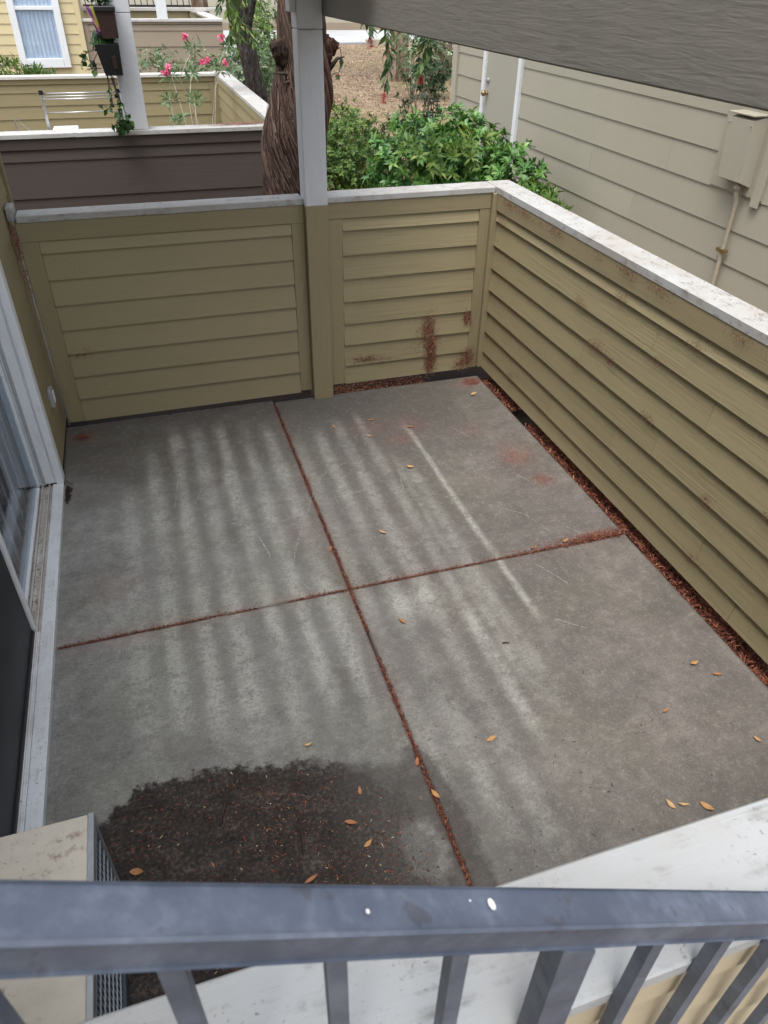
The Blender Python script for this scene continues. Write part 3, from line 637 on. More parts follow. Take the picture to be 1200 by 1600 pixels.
backing(t,.66,.72,5.02,9.3,.0,ZC0-.001,m_nb_trim,'frame')
cap_piece(t,.625,.815,5.001,9.42,m_cap_y)
t = thing('neighbour_fence', (-1.5,9.25,0), 'sunlit olive sided fence with white cap behind drying rack and pink flowers', 'fence')
lap_boards(t, (-5.0,9.215), (1,0), (0,-1), 5.6, [.105+.155*i for i in range(7)]+[1.187], 1.279, .016, m_nb_olive)
MB().cbox(-5.0,.60,9.19,9.215,1.2795,ZC0-.0005).build('top_rail', m_nb_olive, t)
MB().cbox(.53,.5995,9.185,9.1895,.05,1.27).build('trim_board', m_nb_trim, t)
backing(t,-5,.60,9.22,9.28,.0,ZC0-.001,m_nb_trim,'frame')
cap_piece(t,-5,.6245,9.16,9.34,m_cap_far)

# ---- yellow house and far patio -----------------------------------------
t = thing('yellow_house', (-3,12.2,.3), 'yellow lap sided house corner with white framed window at upper left', 'building')
lap_boards(t, (-6.0,12.03), (1,0), (0,-1), 4.86, [.3+.137*i for i in range(20)], 3.04, .016, m_yellow)
MB().box(-6,-1.09,12.034,12.2,.0,3.2).build('wall', m_yellow, t)
MB().box(-1.20,-1.0905,12.2005,15.5,.0,3.2).build('wall', m_yellow, t)
MB().cbox(-1.139,-1.06,11.99,12.033,.2,3.04).build('corner_board', m_yellow, t)
wn = MB()
for a in ((-2.10,-2.0,11.95,12.012,1.22,2.6),(-1.45,-1.35,11.95,12.012,1.22,2.6),(-1.999,-1.451,11.948,12.012,1.22,1.345),(-1.999,-1.451,11.958,12.005,1.985,2.035)): wn.cbox(*a,.003)
wn = wn.build('window', m_white, t)
MB().box(-2.0,-1.45,11.975,11.979,1.345,2.6).build('glass_pane', glass('window_glass', (.95,.97,1), .05), wn)
nn = 90; cx_ = np.linspace(-2.0,-1.45,nn); cy_ = 11.998+.007*np.sin(np.arange(nn)*.62)+.003*np.sin(np.arange(nn)*.23)
Vc = np.concatenate([np.stack([cx_,cy_,np.full(nn,1.345)],1),np.stack([cx_,cy_,np.full(nn,2.6)],1)]); ii = np.arange(nn-1)
fast_mesh('curtain', Vc, np.stack([ii,ii+1,ii+1+nn,ii+nn],1), m_curtain, wn, True)
t = thing('far_fence', (.1,12.1,.4), 'taupe wide board fence with white cap right of the yellow house corner', 'fence')
lap_boards(t, (-.98,12.07), (1,0), (0,-1), 2.13, [.36,.585,.81,1.035,1.26,1.487,1.709], 1.797, .02, m_taupe)
MB().cbox(-1.0595,-.9805,12.045,12.07,.36,1.797).build('trim_board', m_taupe, t)
MB().cbox(-1.0595,1.15,12.04,12.07,1.7975,1.829).build('top_rail', m_taupe, t)
backing(t,-1.05,1.15,12.075,12.14,.3,1.828,m_taupe,'frame')
MB().cbox(-1.0595,1.17,12.02,12.19,1.83,1.868).build('cap_board', m_cap_far, t)
t = thing('far_fence', (1.0,14,.4), 'olive sided side fence with white cap in the farthest patio', 'fence')
lap_boards(t, (1.0,16.0), (0,-1), (-1,0), 3.8, [.40+.155*i for i in range(9)], 1.82, .02, m_nb_olive)
backing(t,1.005,1.10,12.2,16.1,.3,1.828,m_nb_trim,'frame')
MB().cbox(.97,1.16,12.191,16.2,1.83,1.868).build('cap_board', m_cap_far, t)
t = thing('far_fence', (0,16.1,.4), 'olive sided fence at the back of the farthest patio', 'fence')
lap_boards(t, (-3,16.05), (1,0), (0,-1), 3.97, [.40+.155*i for i in range(9)], 1.82, .02, m_nb_olive)
backing(t,-3,1.0,16.055,16.15,.3,1.828,m_nb_trim,'frame')
MB().cbox(-3,.969,16.0,16.2,1.83,1.868).build('cap_board', m_cap_far, t)
t = thing('far_post', (.2,12.1,1.87), 'white square post on the far taupe fence cap', 'post')
MB().cbox(.115,.275,12.03,12.18,1.869,3.2).build('post_shaft', m_white, t)
t = thing('balcony_railing', (-.8,14.5,1.9), 'dark metal balcony railing between yellow house corner and white post', 'railing')
for z in (1.96,2.30): MB().bar((-1.05,14.5,z),(.9,14.5,z),.035).build('rail', m_black_metal, t)
for i in range(18): MB().bar((-1.0+.11*i,14.5,1.96),(-1.0+.11*i,14.5,2.3),.016).build('baluster', m_black_metal, t)
tag(MB().cbox(-1.08,1.6,14.4,14.6,1.885,1.935).build('balcony_kerb', m_cap_far), kind='structure')

# ---- garage building on the right ----------------------------------------
t = thing('garage_building', (3.4,2.5,0), 'beige wide lap sided building with grey door along the right side', 'building')
GX = 3.4; ZG = [ -.08+.2345*i for i in range(15)]
ZG = [1.755-.2345*8+.2345*i for i in range(15)]
JB = {i:[(1.3+1.13*i)%6.0+.6, ((1.3+1.13*i)%6.0+3.2)%6.8+.1] for i in range(15)}
lap_boards(t, (GX+.016,5.38), (0,-1), (-1,0), 8.4, ZG, ZG[-1]+.23, .013, m_beige, JB)
lap_boards(t, (GX+.016,7.16), (0,-1), (-1,0), .80, ZG, ZG[-1]+.23, .013, m_beige)
MB().cbox(GX-.022,GX+.03,7.165,7.30,-.1,3.3).build('corner_board', m_beige_trim, t)
MB().box(GX+.022,GX+.2,-3.0,5.40,-.2,3.3).build('wall', m_beige_trim, t)
MB().box(GX+.022,GX+.2,6.33,7.26,-.2,3.3).build('wall', m_beige_trim, t)
MB().box(GX+.2005,9.5,7.1,7.26,-.2,3.3).build('wall', m_beige_trim, t)
MB().box(GX-.3,9.7,-3.2,7.5,3.31,3.45).build('roof', m_beige_trim, t)
dd = MB().cbox(GX-.004,GX+.04,5.455,6.285,.30,2.36,.003).build('door', m_gdoor, t)
MB().cbox(GX-.03,GX+.03,5.385,5.452,.25,2.44).build('door_jamb', m_white, dd)
MB().cbox(GX-.03,GX+.03,6.288,6.352,.25,2.44).build('door_jamb', m_white, dd)
MB().box(GX+.041,GX+.1,5.4,6.34,-.1,.299).build('threshold', m_beige_trim, dd)
mb = MB(); mb.tube([(GX-.004,6.21,1.42),(GX-.03,6.21,1.42)],.018,8); mb.tube([(GX-.03,6.21,1.42),(GX-.038,6.21,1.42),(GX-.07,6.21,1.42),(GX-.08,6.21,1.42)],[.014,.03,.032,.018],10)
mb.build('door_knob', m_brass, dd, True)
mb = MB(); mb.tube([(GX-.004,6.21,1.55),(GX-.022,6.21,1.55)],.027,10); mb.build('deadbolt', m_gcover, dd, True)
# utility box and conduit
t = thing('utility_box', (3.28,1.9,1.4), 'tall beige utility cover box fixed high on the beige wall', 'utility box')
MB().cbox(3.392,3.405,1.60,2.14,1.30,1.98,.002).build('back_board', m_beige, t)
mb = MB(); x0,x1 = 3.265,3.391
mb.add([(x0+.03,1.73,1.395),(x1,1.73,1.36),(x1,1.965,1.36),(x0+.03,1.965,1.395),(x0,1.73,1.775),(x1,1.73,1.80),(x1,1.965,1.80),(x0,1.965,1.775)],
       [(0,3,2,1),(4,5,6,7),(0,1,5,4),(1,2,6,5),(2,3,7,6),(3,0,4,7)]); mb.build('cover', m_beige_trim, t)
MB().cbox(3.258,3.391,1.722,1.973,1.8005,1.812,.003).build('lid', m_beige, t)
for y_,z_ in ((1.74,1.42),(1.955,1.42),(1.74,1.75),(1.955,1.75)): MB().tube([(3.2665,y_,z_),(3.2600,y_,z_)],.006,6).build('screw', m_gcover, t)
MB().cbox(3.38,3.391,1.60,1.68,1.25,1.98,.002).build('side_strip', m_beige_trim, t)
t = thing('conduit_pipe', (3.36,1.8,.3), 'thin beige conduit pipe dropping from the utility box down the wall', 'pipe')
MB().tube([(3.345,1.80,1.38),(3.35,1.80,1.32),(3.372,1.80,1.26),(3.374,1.80,.4),(3.374,1.80,-.06)],.017,8).build('pipe', m_conduit, t, True)
mb = MB(); mb.tube([(3.345,1.80,1.365),(3.347,1.80,1.335)],.025,8); mb.build('pipe_collar', m_conduit, t, True)
mb = MB(); mb.box(3.352,3.386,1.755,1.845,.90,.925); mb.build('pipe_clamp', m_brass, t)

# ---- far walls across the road --------------------------------------------
t = thing('far_building', (8,31,.6), 'pale cream building wall across the road at the top of the photo', 'building')
MB().box(-14,34,31.0,31.4,.4,5.5).build('wall', simple('cream_wall', (.62,.57,.45), .8, nscale=1.5), t)
lap_boards(t, (-14,30.99), (1,0), (0,-1), 48, [.9+.5*i for i in range(8)], 4.9, .03, m_beige)
MB().box(-14,34,30.93,30.99,.45,.9).build('wall_base', m_taupe, t)

# ================================================================== STAIR RAIL
t = thing('stair_railing', (-.38,-2.375,.2), 'blue grey square steel stair handrail sloping across the bottom of the photo', 'railing')
dv = Vector((.84583,0,-.5335)).normalized(); nv = Vector((0,1,0)); mvv = Vector((dv.z,0,-dv.x)).normalized()
mvv = mvv if mvv.z < 0 else -mvv
A = Vector((-.8645,-2.3504,2.0430)); h = .045
c0 = A-nv*.0225+mvv*h/2
def rail_bar(name, off, s0, s1, w, hh, par):
    a = c0+mvv*off+dv*s0; b = c0+mvv*off+dv*s1; bm = MB()
    P = []
    for p_ in (a,b):
        for i,j in ((-1,-1),(1,-1),(1,1),(-1,1)):
            cx,cy = i*w/2, j*hh/2; c_ = .003
            P += [p_+nv*(cx-i*c_)+mvv*cy, p_+nv*cx+mvv*(cy-j*c_)] if (i*j > 0) else [p_+nv*cx+mvv*(cy-j*c_), p_+nv*(cx-i*c_)+mvv*cy]
    n = 8; F = [tuple(range(n)),tuple(range(n,2*n))[::-1]]+[(q,(q+1)%n,n+(q+1)%n,n+q) for q in range(n)]
    bm.add(P,F); return bm.build(name, m_rail, par)
tr = rail_bar('top_rail', 0, -.9, 2.6, .045, h, t)
rail_bar('bottom_rail', .80, -.9, 2.6, .03, .03, t)
def under(x, off):  # z of rail axis at x shifted by off along mvv
    p0 = c0+mvv*off; return p0.z+(x-p0.x)/dv.x*dv.z
def upright(name, x, hw, y0, y1, lo, hi):
    x0, x1 = x-hw, x+hw
    P = [(x0,y0,lo(x0)),(x1,y0,lo(x1)),(x1,y1,lo(x1)),(x0,y1,lo(x0)),(x0,y0,hi(x0)),(x1,y0,hi(x1)),(x1,y1,hi(x1)),(x0,y1,hi(x0))]
    MB().add(P,[(0,3,2,1),(4,5,6,7),(0,1,5,4),(1,2,6,5),(2,3,7,6),(3,0,4,7)]).build(name, m_rail, t)
for x in (-.776,-.645,-.519,-.240,-.108,.024,.156,.288,-.905,-1.035,.42,.55):
    upright('baluster', x, .0095, -2.3845, -2.3655, lambda q: under(q,.785), lambda q: under(q,h/2)+.0005)
for x in (-.380,.95):
    upright('rail_post', x, .0225, -2.397, -2.3645, lambda q: -.07, lambda q: under(q,h/2)+.0005)
# paint drops on the top rail
for s_,ofs,a_,b_ in ((.447,.0025,.0058,.0042),(.2955,-.0035,.0022,.0018),(.42,.006,.0010,.001)):
    pc = c0+dv*s_+nv*ofs-mvv*(h/2+.0006); mb = MB(); ring = [pc+nv*math.cos(q)*a_+dv*math.sin(q)*b_ for q in np.linspace(0,2*math.pi,14)[:-1]]
    mb.add(ring+[p_-mvv*.0006 for p_ in ring], [tuple(range(13,26)),*[(q,(q+1)%13,13+(q+1)%13,13+q) for q in range(13)]]); mb.build('paint_drop', m_paintdrop, tr)

# ---- air conditioner box --------------------------------------------------
t = thing('air_conditioner', (-1.28,-1.7,0), 'cream topped air conditioner box standing beside the sliding door', 'air conditioner')
MB().cbox(-1.427,-1.152,-2.12,-1.256,.485,.503,.003).build('top_panel', m_actop, t)
MB().box(-1.420,-1.165,-2.11,-1.262,.05,.4845).build('casing', m_actop, t)
for y in (-1.268,-2.118): MB().cbox(-1.160,-1.138,y,y+.014,.03,.4845,.002).build('corner_strip', m_galv, t)
MB().cbox(-1.1515,-1.134,-2.12,-1.254,.470,.505,.002).build('edge_strip', m_galv, t)
MB().cbox(-1.42,-1.137,-2.115,-1.258,.0,.049,.003).build('base_pan', m_fin, t)
MB().box(-1.164,-1.150,-2.10,-1.27,.05,.469).build('coil', m_fin, t)
for i in range(7):
    z = .10+.055*i; mb = MB(); pts = []
    mb.bar((-1.143,-2.10,z),(-1.143,-1.27,z),.004); mb.build('guard_wire', m_galv, t)
for i in range(42):
    y = -2.09+.0195*i; MB().bar((-1.146,y,.05),(-1.146,y,.469),.002,.003).build('guard_fin', m_galv, t)

# ================================================================== TREES
def trunk_mesh(path, rads, nseg, nring, ridge, freq, twist, seed):
    P = np.array(path,float); n = len(P); t_ = np.linspace(0,n-1,nring); i = np.clip(t_.astype(int),0,n-2); ft = t_-i
    def cr(A):
        A = np.asarray(A,float); a0 = A[np.clip(i-1,0,n-1)]; a1 = A[i]; a2 = A[i+1]; a3 = A[np.clip(i+2,0,n-1)]
        q = ft[:,None] if A.ndim == 2 else ft
        return .5*((2*a1)+(-a0+a2)*q+(2*a0-5*a1+4*a2-a3)*q*q+(-a0+3*a1-3*a2+a3)*q**3)
    C = cr(P); Rr = cr(np.array(rads)); V = []; H = []
    for k_ in range(nring):
        for s_ in range(nseg):
            th = 2*math.pi*s_/nseg; tw = th+twist*C[k_,2]
            nx_,ny_ = math.cos(tw),math.sin(tw)
            v1 = mnoise.noise((nx_*freq, ny_*freq, C[k_,2]*freq*.16+seed)); v2 = mnoise.noise((nx_*freq*2.6, ny_*freq*2.6, C[k_,2]*freq*.5+seed+9)); v3 = mnoise.noise((nx_*1.3,ny_*1.3,C[k_,2]*1.6+seed+3))
            hh = (1-abs(v1)*2.2)*.6+v2*.5; rad = Rr[k_]*(1+.14*v3)+ridge*hh
            V.append((C[k_,0]+math.cos(th)*rad, C[k_,1]+math.sin(th)*rad, C[k_,2])); H.append(min(1,max(0,.5+.55*hh-.1)))
    I = np.arange(nring*nseg).reshape(nring,nseg); J = np.roll(I,-1,1)
    F = np.stack([I[:-1],J[:-1],J[1:],I[1:]],-1).reshape(-1,4)
    return np.array(V),F,np.array(H)
# shaggy bottlebrush just behind the fence
t = thing('bottlebrush_tree', (.42,3.0,-.07), 'shaggy barked bottlebrush tree with twisted trunk behind the white post', 'tree')
V,F,H = trunk_mesh([(.43,3.0,-.12),(.42,3.0,.6),(.42,3.0,1.2),(.445,3.0,1.6),(.50,3.0,1.85),(.525,3.0,2.02),(.53,3.0,2.3),(.53,3.02,2.8),(.55,3.05,3.6)],[.25,.225,.22,.215,.198,.165,.138,.125,.10],180,230,.026,5.0,2.4,1.7)
fast_mesh('trunk', V, F, m_bark, t, True, h=H)
# peeling bark strips
ns = 1500; P=[];T=[];rn=[]; b=0
zz = rng.uniform(.75,2.05,ns); th = rng.uniform(-math.pi*1.15,math.pi*.15,ns)
cz = np.array([1.2,1.6,1.85,2.02,2.3]); cxs = np.interp(zz,cz,[.42,.445,.50,.525,.53]); rrs = np.interp(zz,cz,[.235,.228,.198,.163,.137])
for i in range(ns):
    L = random.uniform(.05,.30); w = random.uniform(.002,.007); tw = -2.4*L*random.uniform(.5,1.2); lift = random.uniform(.0,.012)
    pts = []
    for q in range(4):
        s_ = q/3; a_ = th[i]+tw*s_; z_ = zz[i]+L*(s_-.5); cx = np.interp(z_,cz,[.42,.445,.50,.525,.53]); rd = np.interp(z_,cz,[.228,.222,.204,.172,.146])+lift*(2*s_-1)**2+.004
        for e in (-.5,.5): pts.append((cx+math.cos(a_+e*w/rd)*rd, 3.0+math.sin(a_+e*w/rd)*rd, z_))
    P += pts; T += [(b,b+1,b+3,b+2),(b+2,b+3,b+5,b+4),(b+4,b+5,b+7,b+6)]; b += 8; rn += [random.random()]*8
tag(fast_mesh('bark_strips', np.array(P), np.array(T), m_barkstrip, t, False, rnd=rn), kind='stuff')
# sawn stubs
for pth,rd in (([(.50,2.99,1.97),(.42,2.95,2.03),(.35,2.92,2.11),(.325,2.91,2.145)],[.10,.078,.060,.046]),([(.56,3.0,1.98),(.66,2.98,2.08),(.725,2.97,2.15),(.735,2.965,2.165)],[.095,.07,.055,.04])):
    V,F,H = trunk_mesh([(0,0,0)]*2,[1,1],3,2,0,1,0,0); mb = MB(); Q = [Vector(p_) for p_ in pth]; QQ = [Q[0].lerp(Q[1],q/6) for q in range(6)]+[Q[1].lerp(Q[2],q/6) for q in range(6)]+[Q[2].lerp(Q[3],q/3) for q in range(4)]
    rq = list(np.interp(np.linspace(0,3,16),range(4),rd)); mb.tube(QQ,rq,22)
    mb.v = [tuple(Vector(v_)+Vector((mnoise.noise((v_[0]*38,v_[1]*38,v_[2]*9)),mnoise.noise((v_[0]*38+9,v_[1]*38,v_[2]*9)),1.2*mnoise.noise((v_[0]*45,v_[1]*45+4,v_[2]*20))))*.024) for v_ in mb.v]
    me = mb.build('stub_branch', m_bark, t, True); at = me.data.attributes.new('h','FLOAT','POINT'); at.data.foreach_set('value', rng.uniform(.1,.75,len(me.data.vertices)))
for pth in ([(.44,2.90,1.95),(.37,2.86,1.985),(.29,2.84,1.99)],[(.45,2.9,1.90),(.40,2.85,1.94),(.345,2.83,1.93)],[(.68,2.95,1.98),(.75,2.93,2.06),(.80,2.93,2.07)]):
    mb = MB(); mb.tube(pth,[.02,.012,.004],6); me = mb.build('stub_twig', m_stem_dark, t, True)
def brush(parent, c, d, ln=.07, rad=.030, n=170):
    c = np.array(c); d = np.array(d,float); d /= np.linalg.norm(d)
    u_ = unit(n); u_ -= (u_@d)[:,None]*d; u_ /= np.linalg.norm(u_,axis=1,keepdims=True); s_ = rng.uniform(0,ln,n)
    p = c+d*s_[:,None]; e = p+u_*rad*rng.uniform(.7,1.1,n)[:,None]+d*.008; w = np.cross(u_,d)*.0011
    V = np.stack([p-w,p+w,e+w,e-w],1).reshape(-1,3); o = (np.arange(n)*4)[:,None]
    fast_mesh('flower', V, o+np.array([0,1,2,3]), m_red, parent, rnd=np.repeat(rng.random(n),4))
def twig_leaves(path, dens, L, Wd, spread=55, hang=.2, start=0.0, clumps=None):
    P = np.array(path,float); seg = np.linalg.norm(np.diff(P,axis=0),axis=1); cs = np.concatenate([[0],np.cumsum(seg)]); tot = cs[-1]
    n = max(4,int(tot*dens)); s_ = rng.uniform(start*tot,tot,n)
    if clumps: s_ = np.concatenate([np.clip(rng.normal(c_*tot,.028,int(n/len(clumps))),0,tot) for c_ in clumps]); n = len(s_)
    i = np.clip(np.searchsorted(cs,s_)-1,0,len(seg)-1); q = ((s_-cs[i])/seg[i])[:,None]
    p = P[i]*(1-q)+P[i+1]*q; d = (P[i+1]-P[i])/seg[i][:,None]; u_ = unit(n); u_ -= (np.sum(u_*d,1))[:,None]*d; u_ /= np.linalg.norm(u_,axis=1,keepdims=True)
    sp = np.radians(rng.uniform(spread-22,spread+22,n))[:,None]; dn = d*np.cos(sp)+u_*np.sin(sp)+np.array([0,0,-hang])
    V,T = leaves_np(p,dn,np.cross(dn,unit(n)),L*rng.uniform(.65,1.25,n),Wd*rng.uniform(.7,1.3,n),.15,.08)
    return V,T,np.repeat(rng.random(n),5)
HB = [  # drooping branches: path, leaf density, clumps, flowers
 ([(.56,3.05,3.0),(.90,3.1,3.0),(1.12,3.1,2.6),(1.16,3.1,2.25),(1.175,3.1,2.0),(1.145,3.1,1.83)],120,[.55,.62,.68,.74,.80,.86,.95],[(-1,1.0),(3.6,.8)]),
 ([(.56,3.05,3.2),(.85,3.15,3.05),(1.0,3.15,2.6),(1.03,3.15,2.28),(1.05,3.15,2.17)],110,[.6,.7,.8,.88,.95],[(-1,1.0)]),
 ([(.56,3.05,3.3),(1.1,3.2,3.1),(1.44,3.2,2.6),(1.50,3.2,2.2),(1.455,3.2,1.93)],130,[.6,.68,.76,.84,.9,.96],[(-1,.95)]),
 ([(.70,2.97,2.1),(.78,2.96,2.12),(.79,2.96,2.05),(.765,2.96,1.97)],40,[.9],[(-1,.6)]),
 ([(.54,3.0,3.3),(.45,3.3,3.1),(.42,3.5,2.6),(.43,3.5,2.42)],110,[.6,.75,.9],[]),
]
for path,dens,cl,fl in HB:
    mb = MB(); mb.tube(path,[.008]+[.005]*(len(path)-3)+[.003,.002],5); br = mb.build('hanging_branch', m_stem, t, True)
    V,T,rn = twig_leaves(path,dens*.42,.10,.028,50,.35,.35,cl); fast_mesh('leaves', V, T, m_leaf_bottle, br, rnd=rn)
    for idx,sc in fl:
        p1 = Vector(path[-1]) if idx == -1 else Vector(path[3]).lerp(Vector(path[4]), idx-3); dd_ = (Vector(path[-1])-Vector(path[-2])).normalized()
        brush(br, p1, dd_, .062*sc, .040*sc, int(260*sc))
# crown above the frame
V,T,rn = shoots([(.6,3.6,4.9,.9,.9,.6)],500,8,.09,.018,(35,75),.3,-.2); fast_mesh('crown', V, T, m_leaf_bottle, t, rnd=rn)

def plain_tree(name, loc, label, path, rads, mat, crown=None, cmat=None, nseg=40, ring=60, ridge=.012, freq=5):
    t = thing(name, loc, label, 'tree'); V,F,H = trunk_mesh(path,rads,nseg,ring,ridge,freq,.2,loc[0])
    fast_mesh('trunk', V, F, mat, t, True, h=H)
    if crown: V,T,rn = crown; fast_mesh('crown', V, T, cmat, t, rnd=rn)
    return t
# dark leaning tree beyond neighbour fence with hanging leaves
t2 = plain_tree('leaning_tree', (1.32,9.5,.2), 'dark barked leaning tree beyond the neighbour side fence with long hanging leaves',
   [(1.36,9.5,0),(1.30,9.5,.7),(1.22,9.5,1.2),(1.12,9.5,1.7),(1.06,9.5,2.1),(1.0,9.5,2.6),(.9,9.5,3.4)],[.17,.15,.135,.125,.125,.12,.1], m_darkbark)
mb = MB(); mb.tube([(1.12,9.5,1.75),(1.2,9.45,2.0),(1.32,9.4,2.4),(1.5,9.3,3.0)],[.07,.055,.05,.04],8); me = mb.build('limb', m_darkbark, t2, True)
for i in range(17):
    x = random.uniform(.62,1.55); y = random.uniform(6.6,9.0); z1 = random.uniform(1.95,2.35) if x > .75 else random.uniform(2.12,2.4)
    if i < 5: x = random.uniform(.55,.85); y = random.uniform(6.8,7.4); z1 = random.uniform(1.78,1.95)
    path = [(1.0,9.2,3.3),((x+1)/2,(y+9)/2,3.2),(x-.04,y,2.7),(x,y,z1+.15),(x+random.uniform(-.08,.08),y-.05,z1)]
    mb = MB(); mb.tube(path,[.01,.008,.005,.003,.002],4); br = mb.build('hanging_branch', m_stem, t2, True)
    V,T,rn = twig_leaves(path,34,.11,.032,45,.5,.45); fast_mesh('leaves', V, T, m_leaf_tree, br, rnd=rn)
plain_tree('slope_tree', (5.62,16,.55), 'streaky brown tree trunk standing on the mulch slope near the road', [(5.70,16,.3),(5.64,16,.8),(5.62,16,1.3),(5.62,16,2.0),(5.7,16,3.5)],[.30,.22,.185,.18,.15], m_brownbark,
           shoots([(5.8,15.8,5.0,2.0,1.8,1.2)],800,7,.2,.05,rmin=.2), m_leaf_tree, ridge=.02)
plain_tree('background_tree', (1.5,18.4,.6), 'brown tree trunk behind the farthest patio fence', [(1.5,18.4,.3),(1.48,18.4,1.2),(1.46,18.4,2.2),(1.5,18.4,4)],[.24,.2,.18,.16], m_brownbark,
           shoots([(1.6,18.4,4.6,1.6,1.6,1.2)],500,7,.2,.05,rmin=.2), m_leaf_tree, ridge=.02)
plain_tree('background_tree', (7.1,17,.6), 'second brown trunk on the mulch slope nearer the beige building', [(7.12,17,.3),(7.08,17,1.2),(7.1,17,2.2),(7.2,17,4)],[.24,.2,.18,.16], m_brownbark,
           shoots([(7.1,17,4.8,1.6,1.6,1.2)],400,7,.2,.05,rmin=.2), m_leaf_tree, ridge=.02)

# ================================================================== BUSHES
bush('glossy_bush', (2.4,4.5,-.05), 'big glossy dark green bush behind the right corner of the patio fence',
     [(1.95,4.5,.98,.50,.45,.50),(2.45,4.6,.98,.50,.45,.52),(2.75,4.2,.80,.42,.42,.48,.8),(2.92,3.85,.55,.30,.34,.36,.6),(2.2,4.3,.6,.75,.5,.5,.8)], 1700, 8, .085, .034, m_bush, spread=(40,78), rmin=.6)
bt = [o for o in COL.objects if o.name.startswith('glossy_bush')][0]
V,T,rn = shoots([(1.95,4.3,1.22,.42,.4,.26),(2.35,4.25,1.15,.4,.35,.3),(2.9,3.85,.78,.3,.3,.2)],170,7,.095,.026,(25,70),.5,.7); fast_mesh('young_leaves', V, T, m_bush_y, bt, rnd=np.clip(rn*.8+.2,0,1))
bush('light_bush', (1.85,6.3,.0), 'lighter yellow green bush right behind the white post',
     [(1.75,6.3,.85,.42,.5,.50),(2.0,6.5,.60,.40,.5,.50),(1.55,6.1,.6,.35,.4,.5)], 1300, 6, .055, .026, m_bush_y, spread=(40,75))
bush('slope_shrub', (2.25,8.0,.1), 'pale loose shrub on the slope behind the light green bush',
     [(1.95,8.0,.85,.35,.4,.35),(2.35,8.3,.65,.35,.4,.3)], 330, 6, .06, .024, m_bush_y, spread=(40,75))
bush('variegated_hedge', (1.6,10.0,.1), 'grey green variegated hedge right of the dark leaning tree',
     [(1.55,10.1,1.05,.55,.5,.60),(1.95,10.3,.95,.5,.5,.55),(1.35,10.5,1.3,.45,.4,.55)], 1700, 6, .05, .022, m_bush_grey)
bush('variegated_hedge', (.3,10.8,.2), 'pale variegated hedge between the sunlit fence and the taupe fence',
     [(-.05,10.7,1.1,.48,.4,.48),(.65,10.8,1.05,.45,.4,.45),(1.1,10.9,1.1,.4,.4,.45)], 1300, 6, .05, .022, m_bush_grey)
bush('fern_clump', (-2.1,10.6,.3), 'bright green leafy clump under the white framed window',
     [(-2.25,10.6,1.15,.45,.35,.32),(-1.8,10.6,1.08,.35,.3,.27)], 330, 7, .13, .022, m_leaf_tree, spread=(25,65))
bush('tall_hedge', (2.0,13.0,.4), 'light green climbing hedge beside the far driveway',
     [(1.75,12.6,1.3,.35,.5,.8),(2.0,13.6,1.5,.35,.5,.8)], 800, 6, .07, .03, m_bush_y)
bush('corner_shrub', (3.3,8.2,.15), 'straggly dark shrub at the corner of the beige building',
     [(3.35,8.2,1.05,.38,.4,.75),(3.0,8.1,.65,.35,.4,.35),(3.6,8.5,1.5,.35,.4,.45)], 300, 6, .07, .028, m_bush_dark, m_stem, rmin=.35)
bush('corner_shrub', (4.9,13.0,.3), 'grey green shrub farther up the slope beyond the building corner',
     [(4.95,13.2,1.3,.5,.5,.7),(5.5,13.4,1.1,.45,.5,.6)], 420, 6, .07, .03, m_bush_grey, rmin=.4)

# oleander in the neighbour patio
t = thing('oleander', (.25,7.4,0), 'thin stemmed oleander with pink flowers in the neighbour patio', 'plant')
for st,fl in (([(.32,7.4,0),(.31,7.4,.6),(.34,7.45,1.05),(.45,7.5,1.55),(.54,7.5,1.72),(.62,7.5,1.83)],[(.55,7.5,1.90),(.64,7.5,1.87)]),([(.30,7.4,0),(.25,7.4,.7),(.12,7.5,1.2),(.02,7.5,1.5),(.22,7.5,1.82)],[(.13,7.5,1.91)]),
              ([(.12,7.4,0),(.10,7.4,.8),(.09,7.45,1.22),(.16,7.5,1.58)],[(.55,7.45,1.65)]),([(.08,7.4,0),(.04,7.4,.9),(-.03,7.5,1.3),(-.08,7.5,1.57)],[(-.09,7.48,1.61),(-.13,7.48,1.56)]),
              ([(.30,7.4,0),(.34,7.4,.9),(.42,7.45,1.4),(.50,7.45,1.62)],[(.36,7.45,1.68),(.30,7.45,1.66)]),([(.1,7.4,0),(-.02,7.3,.8),(-.07,7.3,1.1)],[]),([(.1,7.4,0),(.13,7.3,1.0),(.14,7.3,1.32)],[]),([(.1,7.4,0),(-.12,7.3,1.0),(-.14,7.3,1.32)],[])):
    mb = MB(); mb.tube(st,[.010,.008]+[.006]*(len(st)-3)+[.004],5); br = mb.build('stem', m_stem_pale, t, True)
    e = st[-1]; V,T,rn = shoots([(e[0],e[1],e[2]-.02,.09,.08,.06)],7,7,.11,.018,(30,75),.2,.6); fast_mesh('leaves', V, T, m_olean, br, rnd=rn)
    for q in fl:
        V,T,rn = shoots([(*q,.04,.04,.03)],9,5,.032,.024,(40,80),.2,.4); fast_mesh('flower', V, T, m_pink, br, rnd=rn)

